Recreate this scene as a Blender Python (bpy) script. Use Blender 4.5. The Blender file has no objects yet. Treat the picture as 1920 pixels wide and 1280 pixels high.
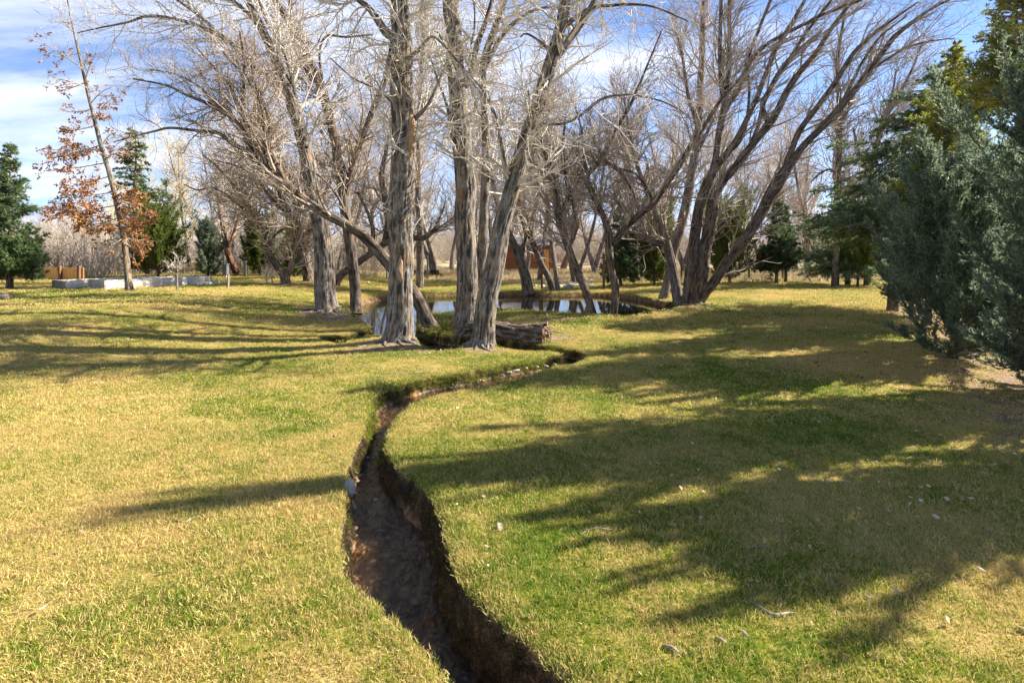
import bpy, math, random
import numpy as np
from mathutils import Vector
R = math.radians
SC = bpy.context.scene
COL = SC.collection
# ------------------------------------------------------------------ camera
F = 1000.0; CX = 960.0; HY = 470.0; EYE = 1.7
cam_d = bpy.data.cameras.new('camera'); cam = bpy.data.objects.new('camera', cam_d); COL.objects.link(cam)
cam.location = (0, 0, EYE); cam.rotation_euler = (R(90), 0, 0)
cam_d.sensor_width = 36; cam_d.lens = 36 * F / 1920; cam_d.shift_y = -(640 - HY) / 1920
cam_d.clip_start = 0.05; cam_d.clip_end = 20000
SC.camera = cam
# ------------------------------------------------------------------ sun, sky, exposure
SUN_AZ = R(-17)          # light travels along (-cos, sin) on the ground
SUN_EL = R(34)
to_sun = Vector((math.cos(SUN_AZ) * math.cos(SUN_EL), -math.sin(SUN_AZ) * math.cos(SUN_EL), math.sin(SUN_EL)))
sd_ = bpy.data.lights.new('sun', 'SUN'); sd_.energy = 5.0; sd_.angle = R(0.5); sd_.color = (1, 0.93, 0.82)
sun = bpy.data.objects.new('sun', sd_); COL.objects.link(sun)
sun.rotation_euler = to_sun.to_track_quat('Z', 'Y').to_euler(); sun.location = (20, 5, 20)
SC.view_settings.view_transform = 'Standard'; SC.view_settings.look = 'None'
SC.view_settings.exposure = 1.72; SC.view_settings.gamma = 1
W = bpy.data.worlds.new('World'); SC.world = W; W.use_nodes = True


class NT:
    """tiny helper round a node tree"""
    def __init__(s, t): s.t = t; s.n = t.nodes; s.l = t.links
    def new(s, typ, ins=None, **kw):
        n = s.n.new(typ)
        for k, v in kw.items(): setattr(n, k, v)
        if ins:
            for k, v in ins.items():
                if isinstance(v, bpy.types.NodeSocket): s.l.new(v, n.inputs[k])
                else: n.inputs[k].default_value = v
        return n
    def math(s, op, a, b=None, clamp=False):
        i = {0: a}
        if b is not None: i[1] = b
        return s.new('ShaderNodeMath', i, operation=op, use_clamp=clamp).outputs[0]
    def mix(s, f, a, b, blend='MIX'):
        n = s.new('ShaderNodeMix', data_type='RGBA', blend_type=blend)
        for k, v in ((0, f), (6, a), (7, b)):
            if isinstance(v, bpy.types.NodeSocket): s.l.new(v, n.inputs[k])
            else: n.inputs[k].default_value = (v if k == 0 else (*v, 1) if len(v) == 3 else v)
        return n.outputs[2]
    def noise(s, vec, scale, detail=4, rough=0.55, dist=0.0):
        return s.new('ShaderNodeTexNoise', {'Vector': vec, 'Scale': scale, 'Detail': detail, 'Roughness': rough, 'Distortion': dist}).outputs[0]
    def ramp(s, f, stops):
        n = s.new('ShaderNodeValToRGB', {0: f}); e = n.color_ramp.elements
        while len(e) < len(stops): e.new(0.5)
        for q, (p, c) in zip(e, stops):
            q.position = p; q.color = (*c, 1) if len(c) == 3 else c
        return n.outputs[0]
    def rng(s, v, a, b, c=0.0, d=1.0, smooth=False):
        return s.new('ShaderNodeMapRange', {0: v, 1: a, 2: b, 3: c, 4: d}, interpolation_type='SMOOTHSTEP' if smooth else 'LINEAR').outputs[0]


def build_world():
    t = NT(W.node_tree); t.n.clear()
    sky = t.new('ShaderNodeTexSky', sky_type='NISHITA')
    sky.sun_disc = False; sky.sun_elevation = SUN_EL
    sky.sun_rotation = math.atan2(to_sun.x, to_sun.y)
    sky.air_density = 1.0; sky.dust_density = 0.4; sky.ozone_density = 2.5; sky.altitude = 1300
    tc = t.new('ShaderNodeTexCoord').outputs['Generated']
    sp = t.new('ShaderNodeSeparateXYZ', {0: tc})
    z = t.math('MAXIMUM', sp.outputs[2], 0.02)
    zz = t.math('ADD', z, 0.12)
    u = t.math('DIVIDE', sp.outputs[0], zz); v = t.math('DIVIDE', sp.outputs[1], zz)
    uv = t.new('ShaderNodeCombineXYZ', {0: u, 1: v, 2: 0.0}).outputs[0]
    mp = t.new('ShaderNodeMapping', {'Vector': uv, 'Location': (2.3, 0.7, 0), 'Rotation': (0, 0, 0.25), 'Scale': (0.55, 1.25, 1)}).outputs[0]
    n1 = t.noise(mp, 0.9, 9, 0.62, 0.5)
    n2 = t.noise(mp, 0.33, 3, 0.5, 0.2)
    c = t.math('ADD', t.math('MULTIPLY', n1, 0.6), t.math('MULTIPLY', n2, 0.5))
    side = t.rng(sp.outputs[0], -0.75, 0.75, 0.035, -0.05)
    c = t.math('ADD', c, side)
    cl = t.rng(c, 0.485, 0.70, 0.0, 0.95, True)
    low = t.rng(z, 0.02, 0.40, 0.34, 0.0, True)
    cl = t.math('MAXIMUM', cl, low)
    # deeper blue than the raw sky
    blue = t.mix(1.0, sky.outputs[0], (0.66, 0.93, 1.28), 'MULTIPLY')
    col = t.mix(cl, blue, (7.6, 7.9, 8.6))
    bg = t.new('ShaderNodeBackground', {'Color': col, 'Strength': 0.050})
    t.l.new(bg.outputs[0], t.new('ShaderNodeOutputWorld').inputs[0])


build_world()

# ------------------------------------------------------------------ helpers
def lerp(a, b, t): return a + (b - a) * t
def sstep(a, b, x):
    t = np.clip((x - a) / (b - a), 0, 1); return t * t * (3 - 2 * t)


def vnoise(p, seed=0):
    p = np.asarray(p, float); i = np.floor(p).astype(np.int64); f = p - i; f = f * f * (3 - 2 * f)
    def h(a, b, c):
        n = (a * 73856093) ^ (b * 19349663) ^ (c * 83492791) ^ (seed * 2654435761)
        n = (n ^ (n >> 13)) * 1274126177 & 0x7fffffff
        n = (n ^ (n >> 16)) * 668265263 & 0x7fffffff
        return (n & 0xffff) / 32767.5 - 1
    x, y, z = i[..., 0], i[..., 1], i[..., 2]; r = 0
    for dx in (0, 1):
        wx = f[..., 0] if dx else 1 - f[..., 0]
        for dy in (0, 1):
            wy = f[..., 1] if dy else 1 - f[..., 1]
            for dz in (0, 1):
                wz = f[..., 2] if dz else 1 - f[..., 2]
                r = r + h(x + dx, y + dy, z + dz) * wx * wy * wz
    return r


def n2(x, y, s, seed=0):
    return vnoise(np.stack([x * s, y * s, np.zeros_like(x) + 0.37], -1), seed)


MOUNDS = []      # (x, y, height, sigma)
TRUNKSPOTS = []  # bare-soil spots (x, y, radius)


def gz(x, y):
    x = np.asarray(x, float); y = np.asarray(y, float)
    z = 0.46 * sstep(-3.6, -9.5, x) * sstep(4.0, 10.5, y)
    z = z + 0.10 * sstep(2.5, 8, x) * sstep(5, 9, y) * 0.6
    z = z + 0.030 * n2(x, y, 0.35, 3) + 0.012 * n2(x, y, 1.1, 4)
    z = z + sstep(45, 160, y) * 1.0
    for mx, my, h, s in MOUNDS:
        z = z + h * np.exp(-((x - mx) ** 2 + (y - my) ** 2) / (2 * s * s))
    return z


def g(px, py, z=0.0):
    """the point of the (flat) ground seen at a place of the photo"""
    D = (EYE - z) * F / (py - HY); return ((px - CX) / F * D, D)


def P(px, py, D): return np.array([(px - CX) / F * D, D, EYE - (py - HY) / F * D])


def mesh(name, co, faces, mat=None, parent=None, smooth=False, attrs=None, mats=None, fmat=None):
    """faces: (n,3) or (n,4) array, or list of such arrays"""
    me = bpy.data.meshes.new(name)
    co = np.asarray(co, np.float32); fl = faces if isinstance(faces, list) else [faces]
    fl = [np.asarray(q, np.int32) for q in fl if len(q)]
    me.vertices.add(len(co)); me.vertices.foreach_set('co', co.ravel())
    loops = np.concatenate([q.ravel() for q in fl]); tot = np.concatenate([np.full(len(q), q.shape[1], np.int32) for q in fl])
    me.loops.add(len(loops)); me.loops.foreach_set('vertex_index', loops)
    me.polygons.add(len(tot)); st = np.concatenate([[0], np.cumsum(tot)[:-1]]).astype(np.int32)
    me.polygons.foreach_set('loop_start', st)
    if smooth: me.polygons.foreach_set('use_smooth', np.ones(len(tot), bool))
    else: me.polygons.foreach_set('use_smooth', np.zeros(len(tot), bool))
    if attrs:
        for k, v in attrs.items():
            v = np.asarray(v, np.float32)
            a = me.attributes.new(k, 'FLOAT' if v.ndim == 1 else 'FLOAT_VECTOR', 'POINT')
            a.data.foreach_set('value' if v.ndim == 1 else 'vector', v.ravel())
    if mats:
        for m in mats: me.materials.append(m)
        me.polygons.foreach_set('material_index', np.asarray(fmat, np.int32))
    elif mat: me.materials.append(mat)
    me.update(calc_edges=True); me.validate()
    o = bpy.data.objects.new(name, me); COL.objects.link(o)
    if parent: o.parent = parent; o.matrix_parent_inverse.identity()
    return o


def tag(o, label=None, cat=None, group=None, kind=None):
    for k, v in (('label', label), ('category', cat), ('group', group), ('kind', kind)):
        if v: o[k] = v
    return o


def thing(name, label, cat, loc, rz=0, group=None, sc=1):
    o = bpy.data.objects.new(name, None); COL.objects.link(o); o.empty_display_size = 0.2
    o.location = loc; o.rotation_euler = (0, 0, rz); o.scale = (sc, sc, sc) if not hasattr(sc, '__len__') else sc
    return tag(o, label, cat, group)


def copy_tree(src, loc, rz=0, sc=1, label=None):
    c = src.copy(); COL.objects.link(c); c.location = loc; c.rotation_euler = (0, 0, rz)
    c.scale = (sc, sc, sc) if not hasattr(sc, '__len__') else sc
    if label: c['label'] = label
    for ch in src.children:
        k = ch.copy(); COL.objects.link(k); k.parent = c
    return c


def unit(v): return v / np.maximum(np.linalg.norm(v, axis=-1, keepdims=True), 1e-9)


# ---- tubes from stacks of polylines
def frames(pts):
    """pts (N,K,3) -> tangents, n1, n2 by parallel transport"""
    t = np.empty_like(pts); t[:, 1:-1] = pts[:, 2:] - pts[:, :-2]; t[:, 0] = pts[:, 1] - pts[:, 0]; t[:, -1] = pts[:, -1] - pts[:, -2]
    t = unit(t); ref = np.where(np.abs(t[:, 0, 2:3]) > 0.9, np.array([[1., 0, 0]]), np.array([[0, 0, 1.]]))
    a = np.empty_like(t); a[:, 0] = unit(np.cross(t[:, 0], ref))
    for k in range(1, pts.shape[1]):
        v = a[:, k - 1] - (a[:, k - 1] * t[:, k]).sum(-1, keepdims=True) * t[:, k]
        a[:, k] = unit(v)
    return t, a, np.cross(t, a)


def tubes(pts, rad, S):
    """many thin tubes -> co, quads"""
    N, K, _ = pts.shape; t, a, b = frames(pts)
    th = np.arange(S) * 2 * math.pi / S
    co = pts[:, :, None] + rad[:, :, None, None] * (np.cos(th)[:, None] * a[:, :, None] + np.sin(th)[:, None] * b[:, :, None])
    base = (np.arange(N) * K * S)[:, None, None]; k = (np.arange(K - 1) * S)[None, :, None]; s = np.arange(S)[None, None]
    s2 = (s + 1) % S
    q = np.stack(np.broadcast_arrays(base + k + s, base + k + s2, base + k + S + s2, base + k + S + s), -1).reshape(-1, 4)
    return co.reshape(-1, 3), q


class Bag:
    def __init__(s): s.co = []; s.f = {}; s.n = 0; s.at = {}
    def add(s, co, f, **at):
        co = np.asarray(co); f = np.asarray(f); s.co.append(co)
        s.f.setdefault(f.shape[1], []).append(f + s.n); s.n += len(co)
        for k, v in at.items(): s.at.setdefault(k, []).append(np.asarray(v))
        return s
    def obj(s, name, mat, parent=None, smooth=False, **kw):
        return mesh(name, np.concatenate(s.co), [np.concatenate(v) for v in s.f.values()], mat, parent, smooth, {k: np.concatenate(v) for k, v in s.at.items()}, **kw)


def catmull(p, m):
    """smooth resample of control rows p (n,d) to m rows, even in chord length of xyz"""
    p = np.asarray(p, float); q = np.vstack([2 * p[0] - p[1], p, 2 * p[-1] - p[-2]]); out = []
    for i in range(1, len(q) - 2):
        t = np.linspace(0, 1, 24, endpoint=False)[:, None]; a, b, c, d = q[i - 1], q[i], q[i + 1], q[i + 2]
        out.append(0.5 * ((2 * b) + (-a + c) * t + (2 * a - 5 * b + 4 * c - d) * t ** 2 + (-a + 3 * b - 3 * c + d) * t ** 3))
    out = np.vstack(out + [p[-1:]]); s = np.concatenate([[0], np.cumsum(np.linalg.norm(np.diff(out[:, :3], axis=0), axis=1))])
    u = np.linspace(0, s[-1], m)
    return np.stack([np.interp(u, s, out[:, k]) for k in range(out.shape[1])], 1), s[-1]


def bark_tube(bag, pts, rad, seed, flare=0.0, S=None, ds=None, amp=1.0, knots=0):
    """a trunk or limb with furrowed bark, pts (n,3) control points, rad (n)"""
    R0 = max(rad)
    S = S or (72 if R0 > 0.16 else 40 if R0 > 0.08 else 18); ds = ds or (0.05 if R0 > 0.16 else 0.07)
    c, L = catmull(np.column_stack([pts, rad]), 8)
    m = max(6, int(L / ds)); c, L = catmull(np.column_stack([pts, rad]), m)
    p, r = c[:, :3].copy(), np.maximum(c[:, 3], 0.004); s = np.linspace(0, L, m)
    # wander
    w = 0.13 * r[:, None] * vnoise(np.stack([s * 1.3, s * 0 + seed, s * 0], -1)[:, None] + np.array([[0, 0, 0], [9.1, 0, 0], [0, 7.7, 0]])[None], seed)
    w[:, 2] = 0; p = p + w * np.clip(s / 0.5, 0, 1)[:, None]
    t, a, b = frames(p[None]); a, b = a[0], b[0]
    th = np.arange(S) * 2 * math.pi / S; ct, st = np.cos(th), np.sin(th)
    rr = r[:, None] * np.ones(S)[None]
    rr = rr * (1 + 0.07 * vnoise(np.stack([ct[None] * 1.3 + 0 * s[:, None], st[None] * 1.3 + 0 * s[:, None], s[:, None] * 1.1 + 0 * th[None]], -1), seed + 5))
    if flare:
        flare = flare * 0.62
        lob = 0.6 + 0.28 * np.sin(th * 4 + seed + 0.8 * np.sin(th * 2 + seed)) + 0.12 * np.sin(th * 9 + seed)
        e = np.exp(-s / (0.16 + 0.5 * R0))
        e2 = np.exp(-s / 0.09)
        rr = rr * (1 + flare * e[:, None] * (0.35 + 0.65 * lob[None]) + 0.55 * flare * e2[:, None] * np.clip(lob, 0, 1)[None] ** 2)
    X = np.stack([ct[None] * r[:, None] * 27, st[None] * r[:, None] * 27, s[:, None] * 4.2 + 0 * th[None]], -1)
    n = 1 - np.abs(vnoise(X, seed + 1)); n = n + 0.5 * (1 - np.abs(vnoise(X * np.array([2.1, 2.1, 2.4]), seed + 2)))
    rr = rr + amp * np.minimum(0.024, r * 0.13)[:, None] * (n - 0.9)
    co = p[:, None] + rr[..., None] * (ct[:, None] * a[:, None] + st[:, None] * b[:, None])
    k = np.arange(m - 1)[:, None] * S; q = np.arange(S)[None]; q2 = (q + 1) % S
    f = np.stack(np.broadcast_arrays(k + q, k + q2, k + S + q2, k + S + q), -1).reshape(-1, 4)
    bk = np.stack([ct[None] * r[:, None], st[None] * r[:, None], s[:, None] * 0.30 + 0 * th[None] + seed * 1.7], -1).reshape(-1, 3)
    bag.add(co.reshape(-1, 3), f, bark=bk, ridge=(n.reshape(-1) / 1.5))
    tip = np.arange(S)[None] + (m - 1) * S + bag.n - m * S
    return p


# ---- growing
def grow(start, d0, length, r0, r1, K, rng, wob=0.25, up=0.1, bias=None):
    N = len(start); pts = np.empty((N, K, 3)); pts[:, 0] = start; d = unit(d0); st = (length / (K - 1))[:, None]
    for k in range(1, K):
        d = d + rng.normal(0, wob, (N, 3)); d[:, 2] += up
        if bias is not None: d = d + bias
        d = unit(d); pts[:, k] = pts[:, k - 1] + d * st
    t = np.linspace(0, 1, K)[None]
    rad = r0[:, None] * (1 - t) + np.broadcast_to(r1, (N,))[:, None] * t
    return pts, rad


def spawn(par, prad, n, rng, t0=0.15, t1=1.0, lf=(0.3, 0.7), ang=(25, 65), K=5, up=0.1, wob=0.2, rr=0.6, rmin=0.003, labs=None, bias=None, rmax=9, side=None, rpow=1.0):
    N, KP, _ = par.shape; L = np.linalg.norm(np.diff(par, axis=1), axis=2).sum(1)
    w = L / L.sum(); i = rng.choice(N, n, p=w); t = rng.uniform(t0, t1, n) * (KP - 1); k = np.minimum(t.astype(int), KP - 2); fr = (t - k)[:, None]
    pos = par[i, k] * (1 - fr) + par[i, k + 1] * fr; d = unit(par[i, k + 1] - par[i, k]); r = prad[i, k] * (1 - fr[:, 0]) + prad[i, k + 1] * fr[:, 0]
    rnd = rng.normal(0, 1, (n, 3))
    if side is not None: rnd = np.cross(d, np.array([0, 0, 1.0])) * rng.choice([-1, 1], n)[:, None] + rnd * side
    perp = unit(rnd - (rnd * d).sum(1, keepdims=True) * d)
    a = np.radians(rng.uniform(*ang, n))[:, None]; nd = d * np.cos(a) + perp * np.sin(a)
    if labs: ln = rng.uniform(*labs, n) * (1.1 - 0.5 * t / (KP - 1))
    else: ln = L[i] * rng.uniform(*lf, n) * (1.15 - 0.75 * t / (KP - 1))
    r0 = np.clip(r * rr, rmin, rmax)
    return grow(pos, nd, ln, r0, np.minimum(rmin, r0 * 0.5 + 0.0005), K, rng, wob, up, bias)


def leaf_tris(par, n, rng, ln=0.04, w=0.012, spread=0.5, t0=0.1, droop=0.0, quad=False):
    N, K, _ = par.shape; i = rng.integers(0, N, n); t = rng.uniform(t0, 1, n) * (K - 1); k = np.minimum(t.astype(int), K - 2); fr = (t - k)[:, None]
    pos = par[i, k] * (1 - fr) + par[i, k + 1] * fr; d = unit(unit(par[i, k + 1] - par[i, k]) + rng.normal(0, spread, (n, 3)) - np.array([0, 0, droop]))
    s = unit(np.cross(d, rng.normal(0, 1, (n, 3)))); l = (ln * rng.uniform(0.6, 1.3, n))[:, None]
    if quad:
        co = np.stack([pos, pos + d * l * 0.5 + s * w, pos + d * l, pos + d * l * 0.5 - s * w], 1); m = 4
    else:
        co = np.stack([pos - s * w / 2, pos + s * w / 2, pos + d * l], 1); m = 3
    return co.reshape(-1, 3), np.arange(n * m).reshape(n, m), np.repeat(rng.uniform(0, 1, n), m)


# ------------------------------------------------------------------ materials
def mat(name):
    m = bpy.data.materials.new(name); m.use_nodes = True; t = NT(m.node_tree); t.n.clear()
    return m, t


def finish(t, surf): t.l.new(surf, t.new('ShaderNodeOutputMaterial').inputs[0])


def plain(name, c1, c2=None, scale=5, rough=0.8, bump=0.0, spec=0.3, stretch=(1, 1, 1)):
    m, t = mat(name); tc = t.new('ShaderNodeTexCoord').outputs['Object']
    mp = t.new('ShaderNodeMapping', {'Vector': tc, 'Scale': stretch}).outputs[0]
    n = t.noise(mp, scale, 6, 0.6); col = t.ramp(n, [(0.3, c1), (0.7, c2 or c1)])
    b = t.new('ShaderNodeBsdfPrincipled', {'Base Color': col, 'Roughness': rough, 'Specular IOR Level': spec})
    if bump: t.l.new(t.new('ShaderNodeBump', {'Height': n, 'Strength': bump, 'Distance': 0.02}).outputs[0], b.inputs['Normal'])
    finish(t, b.outputs[0]); return m


def bark_mat(name, dark, light, warm=None, wamt=0.3):
    m, t = mat(name); v = t.new('ShaderNodeAttribute', attribute_name='bark').outputs['Vector']
    rd = t.new('ShaderNodeAttribute', attribute_name='ridge').outputs['Fac']
    n1 = t.noise(v, 58, 6, 0.7, 0.8); n2_ = t.noise(v, 9, 3, 0.5); n3 = t.noise(v, 150, 4, 0.7)
    h = t.math('ADD', t.math('MULTIPLY', rd, 0.42), t.math('ADD', t.math('MULTIPLY', n1, 0.62), t.math('MULTIPLY', n3, 0.25)))
    col = t.ramp(h, [(0.66, dark), (0.84, tuple(lerp(a, b, 0.5) for a, b in zip(dark, light))), (1.0, light)])
    if warm:
        k = t.math('MULTIPLY', t.rng(n2_, 0.52, 0.70), wamt); col = t.mix(k, col, warm)
    b = t.new('ShaderNodeBsdfPrincipled', {'Base Color': col, 'Roughness': 0.95, 'Specular IOR Level': 0.1})
    t.l.new(t.new('ShaderNodeBump', {'Height': h, 'Strength': 1.0, 'Distance': 0.03}).outputs[0], b.inputs['Normal'])
    finish(t, b.outputs[0]); return m


def leaf_mat(name, stops, trans=0.3, rough=0.55, clump=None, cscale=1.2):
    m, t = mat(name); r = t.new('ShaderNodeAttribute', attribute_name='rnd').outputs['Fac']
    pos = t.new('ShaderNodeNewGeometry').outputs['Position']
    n = t.noise(pos, cscale, 3, 0.6)
    f = t.math('ADD', t.math('MULTIPLY', r, 0.6), t.math('MULTIPLY', t.rng(n, 0.3, 0.7), 0.4))
    col = t.ramp(f, stops)
    b = t.new('ShaderNodeBsdfPrincipled', {'Base Color': col, 'Roughness': rough, 'Specular IOR Level': 0.2})
    tr = t.new('ShaderNodeBsdfTranslucent', {'Color': col})
    mx = t.new('ShaderNodeMixShader', {0: trans, 1: b.outputs[0], 2: tr.outputs[0]})
    finish(t, mx.outputs[0]); return m


STRAW = (0.72, 0.56, 0.235); STRAW2 = (0.58, 0.43, 0.17); GRN = (0.11, 0.20, 0.014); GRN2 = (0.29, 0.32, 0.03)


def lawn_factor(t, pos):
    a = t.noise(pos, 0.45, 3, 0.55, 0.4); b = t.noise(pos, 2.6, 4, 0.6, 0.6)
    d = t.noise(pos, 13.0, 4, 0.65)
    f = t.math('ADD', t.math('ADD', t.math('MULTIPLY', a, 0.50), t.math('MULTIPLY', b, 0.28)), t.math('MULTIPLY', d, 0.26))
    f = t.math('ADD', t.math('MULTIPLY', t.math('SUBTRACT', f, 0.52), 1.7), 0.505)
    x = t.new('ShaderNodeSeparateXYZ', {0: pos})
    # the lawn is greener where it is damp, along the ditch; to its right green deepens the tree shadow
    gx = t.math('ABSOLUTE', t.math('SUBTRACT', x.outputs[0], 0.6))
    wet = t.rng(gx, 0.3, 5.0, 0.05, -0.02, True)
    dv = t.new('ShaderNodeVectorMath', {0: pos, 1: (2.3, 3.9, 0.0)}, operation='DISTANCE').outputs['Value']  # shade tone painted into the turf colour where the juniper shadows fall
    return t.math('ADD', t.math('ADD', f, wet), t.rng(dv, 0.6, 3.6, 0.04, 0.0, True))


def lawn_col(t, pos, rnd=None):
    f = lawn_factor(t, pos)
    if rnd is not None: f = t.math('ADD', f, t.math('MULTIPLY', t.math('SUBTRACT', rnd, 0.5), 0.46))
    return t.ramp(f, [(0.36, STRAW2), (0.45, STRAW), (0.53, (0.50, 0.44, 0.11)), (0.60, GRN2), (0.72, GRN)])


def grass_mat():
    m, t = mat('grass_blades'); pos = t.new('ShaderNodeNewGeometry').outputs['Position']
    r = t.new('ShaderNodeAttribute', attribute_name='rnd').outputs['Fac']
    col = lawn_col(t, pos, r)
    b = t.new('ShaderNodeBsdfPrincipled', {'Base Color': col, 'Roughness': 0.6, 'Specular IOR Level': 0.25})
    tr = t.new('ShaderNodeBsdfTranslucent', {'Color': col})
    finish(t, t.new('ShaderNodeMixShader', {0: 0.38, 1: b.outputs[0], 2: tr.outputs[0]}).outputs[0]); return m


def ground_mat():
    m, t = mat('ground'); pos = t.new('ShaderNodeNewGeometry').outputs['Position']
    bank = t.new('ShaderNodeAttribute', attribute_name='bank').outputs['Fac']
    soil = t.new('ShaderNodeAttribute', attribute_name='soil').outputs['Fac']
    field = t.new('ShaderNodeAttribute', attribute_name='field').outputs['Fac']
    fine = t.noise(pos, 60, 5, 0.7); mid = t.noise(pos, 9, 5, 0.65)
    lc = lawn_col(t, pos, fine)
    lc = t.mix(1.0, lc, t.ramp(fine, [(0.3, (0.30, 0.27, 0.22)), (0.7, (0.72, 0.68, 0.62))]), 'MULTIPLY')
    sc = t.ramp(t.math('ADD', t.math('MULTIPLY', fine, 0.6), t.math('MULTIPLY', mid, 0.4)), [(0.35, (0.10, 0.065, 0.04)), (0.5, (0.24, 0.16, 0.10)), (0.64, (0.42, 0.31, 0.20))])
    s1 = t.math('ADD', soil, t.math('MULTIPLY', t.math('SUBTRACT', mid, 0.5), 0.9))
    col = t.mix(t.rng(s1, 0.38, 0.62), lc, sc)
    bc = t.ramp(t.math('ADD', t.math('MULTIPLY', fine, 0.5), t.math('MULTIPLY', mid, 0.5)), [(0.36, (0.025, 0.018, 0.012)), (0.47, (0.09, 0.06, 0.035)), (0.57, (0.24, 0.145, 0.07)), (0.68, (0.45, 0.26, 0.10))])
    bed = t.new('ShaderNodeAttribute', attribute_name='bed').outputs['Fac']
    fl = t.new('ShaderNodeMapping', {'Vector': pos, 'Scale': (1, 0.5, 1)}).outputs[0]; bn = t.noise(fl, 16, 6, 0.7, 0.8); bo = t.noise(pos, 3.0, 3, 0.6)
    bdc = t.ramp(bn, [(0.34, (0.06, 0.045, 0.035)), (0.48, (0.20, 0.145, 0.105)), (0.62, (0.46, 0.36, 0.27)), (0.74, (0.70, 0.60, 0.48))])
    bdc = t.mix(t.rng(bo, 0.52, 0.66), bdc, t.ramp(bn, [(0.35, (0.16, 0.07, 0.02)), (0.6, (0.60, 0.30, 0.08))]))
    bc = t.mix(bed, bc, bdc)
    col = t.mix(bank, col, bc)
    fc = t.ramp(t.noise(pos, 0.5, 6, 0.7), [(0.35, (0.20, 0.15, 0.08)), (0.6, (0.40, 0.32, 0.19))])
    col = t.mix(field, col, fc)
    b = t.new('ShaderNodeBsdfPrincipled', {'Base Color': col, 'Roughness': 0.95, 'Specular IOR Level': 0.1})
    hh = t.math('ADD', t.math('MULTIPLY', fine, 0.5), mid)
    t.l.new(t.new('ShaderNodeBump', {'Height': hh, 'Strength': 0.8, 'Distance': 0.02}).outputs[0], b.inputs['Normal'])
    finish(t, b.outputs[0]); return m


def water_mat(name, tint, bumps, opacity, stretch=(1, 1, 1), deep=(0.01, 0.012, 0.008)):
    m, t = mat(name); pos = t.new('ShaderNodeNewGeometry').outputs['Position']
    mp = t.new('ShaderNodeMapping', {'Vector': pos, 'Scale': stretch}).outputs[0]
    h = None
    for sc, am in bumps:
        q = t.math('MULTIPLY', t.noise(mp, sc, 3, 0.55, 0.6), am); h = q if h is None else t.math('ADD', h, q)
    nb = t.new('ShaderNodeBump', {'Height': h, 'Strength': 1.0, 'Distance': 1.0}).outputs[0]
    fr = t.new('ShaderNodeFresnel', {'IOR': 1.33, 'Normal': nb}).outputs[0]
    gl = t.new('ShaderNodeBsdfGlossy', {'Color': (1, 1, 1, 1), 'Roughness': 0.02, 'Normal': nb}).outputs[0]
    tr = t.new('ShaderNodeBsdfTransparent', {'Color': (*tint, 1)}).outputs[0]
    df = t.new('ShaderNodeBsdfDiffuse', {'Color': (*deep, 1)}).outputs[0]
    under = t.new('ShaderNodeMixShader', {0: opacity, 1: tr, 2: df}).outputs[0]
    fr = t.math('MULTIPLY', fr, 1.0, True)
    finish(t, t.new('ShaderNodeMixShader', {0: fr, 1: under, 2: gl}).outputs[0]); return m


M = {}
M['ground'] = ground_mat(); M['grass'] = grass_mat()
M['bark_grey'] = bark_mat('bark_grey', (0.06, 0.05, 0.042), (0.54, 0.485, 0.41), (0.44, 0.29, 0.15), 0.45)
M['bark_brown'] = bark_mat('bark_brown', (0.05, 0.038, 0.03), (0.42, 0.34, 0.27), (0.32, 0.20, 0.11), 0.5)
M['bark_far'] = bark_mat('bark_far', (0.10, 0.08, 0.07), (0.46, 0.40, 0.34), (0.36, 0.24, 0.15), 0.4)
M['bark_rust'] = bark_mat('bark_rust', (0.09, 0.05, 0.035), (0.40, 0.24, 0.15), (0.50, 0.19, 0.06), 0.9)
M['twig_pale'] = plain('twig_pale', (0.42, 0.36, 0.29), (0.70, 0.63, 0.53), 3, 0.7)
M['twig_brown'] = plain('twig_brown', (0.21, 0.16, 0.12), (0.48, 0.395, 0.31), 2, 0.7)
M['twig_far'] = plain('twig_far', (0.40, 0.32, 0.25), (0.64, 0.55, 0.45), 0.8, 0.8)
M['twig_yellow'] = plain('twig_yellow', (0.42, 0.36, 0.16), (0.55, 0.47, 0.24), 0.8, 0.8)
M['brush'] = plain('brush', (0.30, 0.235, 0.18), (0.60, 0.53, 0.43), 0.35, 0.85)
M['juniper'] = leaf_mat('juniper_leaf', [(0.15, (0.07, 0.105, 0.06)), (0.45, (0.19, 0.25, 0.16)), (0.75, (0.34, 0.40, 0.28)), (1.0, (0.50, 0.50, 0.28))], 0.42, cscale=2.6)
M['juniper_green'] = leaf_mat('juniper_green_leaf', [(0.15, (0.045, 0.07, 0.015)), (0.5, (0.12, 0.165, 0.03)), (0.9, (0.28, 0.31, 0.07))], 0.4)
M['cedar'] = leaf_mat('cedar_leaf', [(0.1, (0.05, 0.09, 0.035)), (0.5, (0.11, 0.18, 0.07)), (0.9, (0.24, 0.31, 0.11))], 0.4)
M['cedar_yellow'] = leaf_mat('cedar_yellow_leaf', [(0.1, (0.12, 0.15, 0.02)), (0.5, (0.28, 0.31, 0.04)), (0.9, (0.50, 0.48, 0.09))], 0.55)
M['spruce'] = leaf_mat('spruce_leaf', [(0.1, (0.025, 0.05, 0.02)), (0.5, (0.06, 0.10, 0.04)), (0.9, (0.14, 0.19, 0.08))], 0.3)
M['oakleaf'] = leaf_mat('oak_leaf', [(0.1, (0.13, 0.06, 0.03)), (0.5, (0.32, 0.14, 0.05)), (0.9, (0.56, 0.27, 0.09))], 0.3, cscale=3)
M['moss'] = leaf_mat('moss_leaf', [(0.1, (0.08, 0.12, 0.012)), (0.5, (0.22, 0.28, 0.02)), (0.9, (0.42, 0.38, 0.06))], 0.35, cscale=5)
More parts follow.
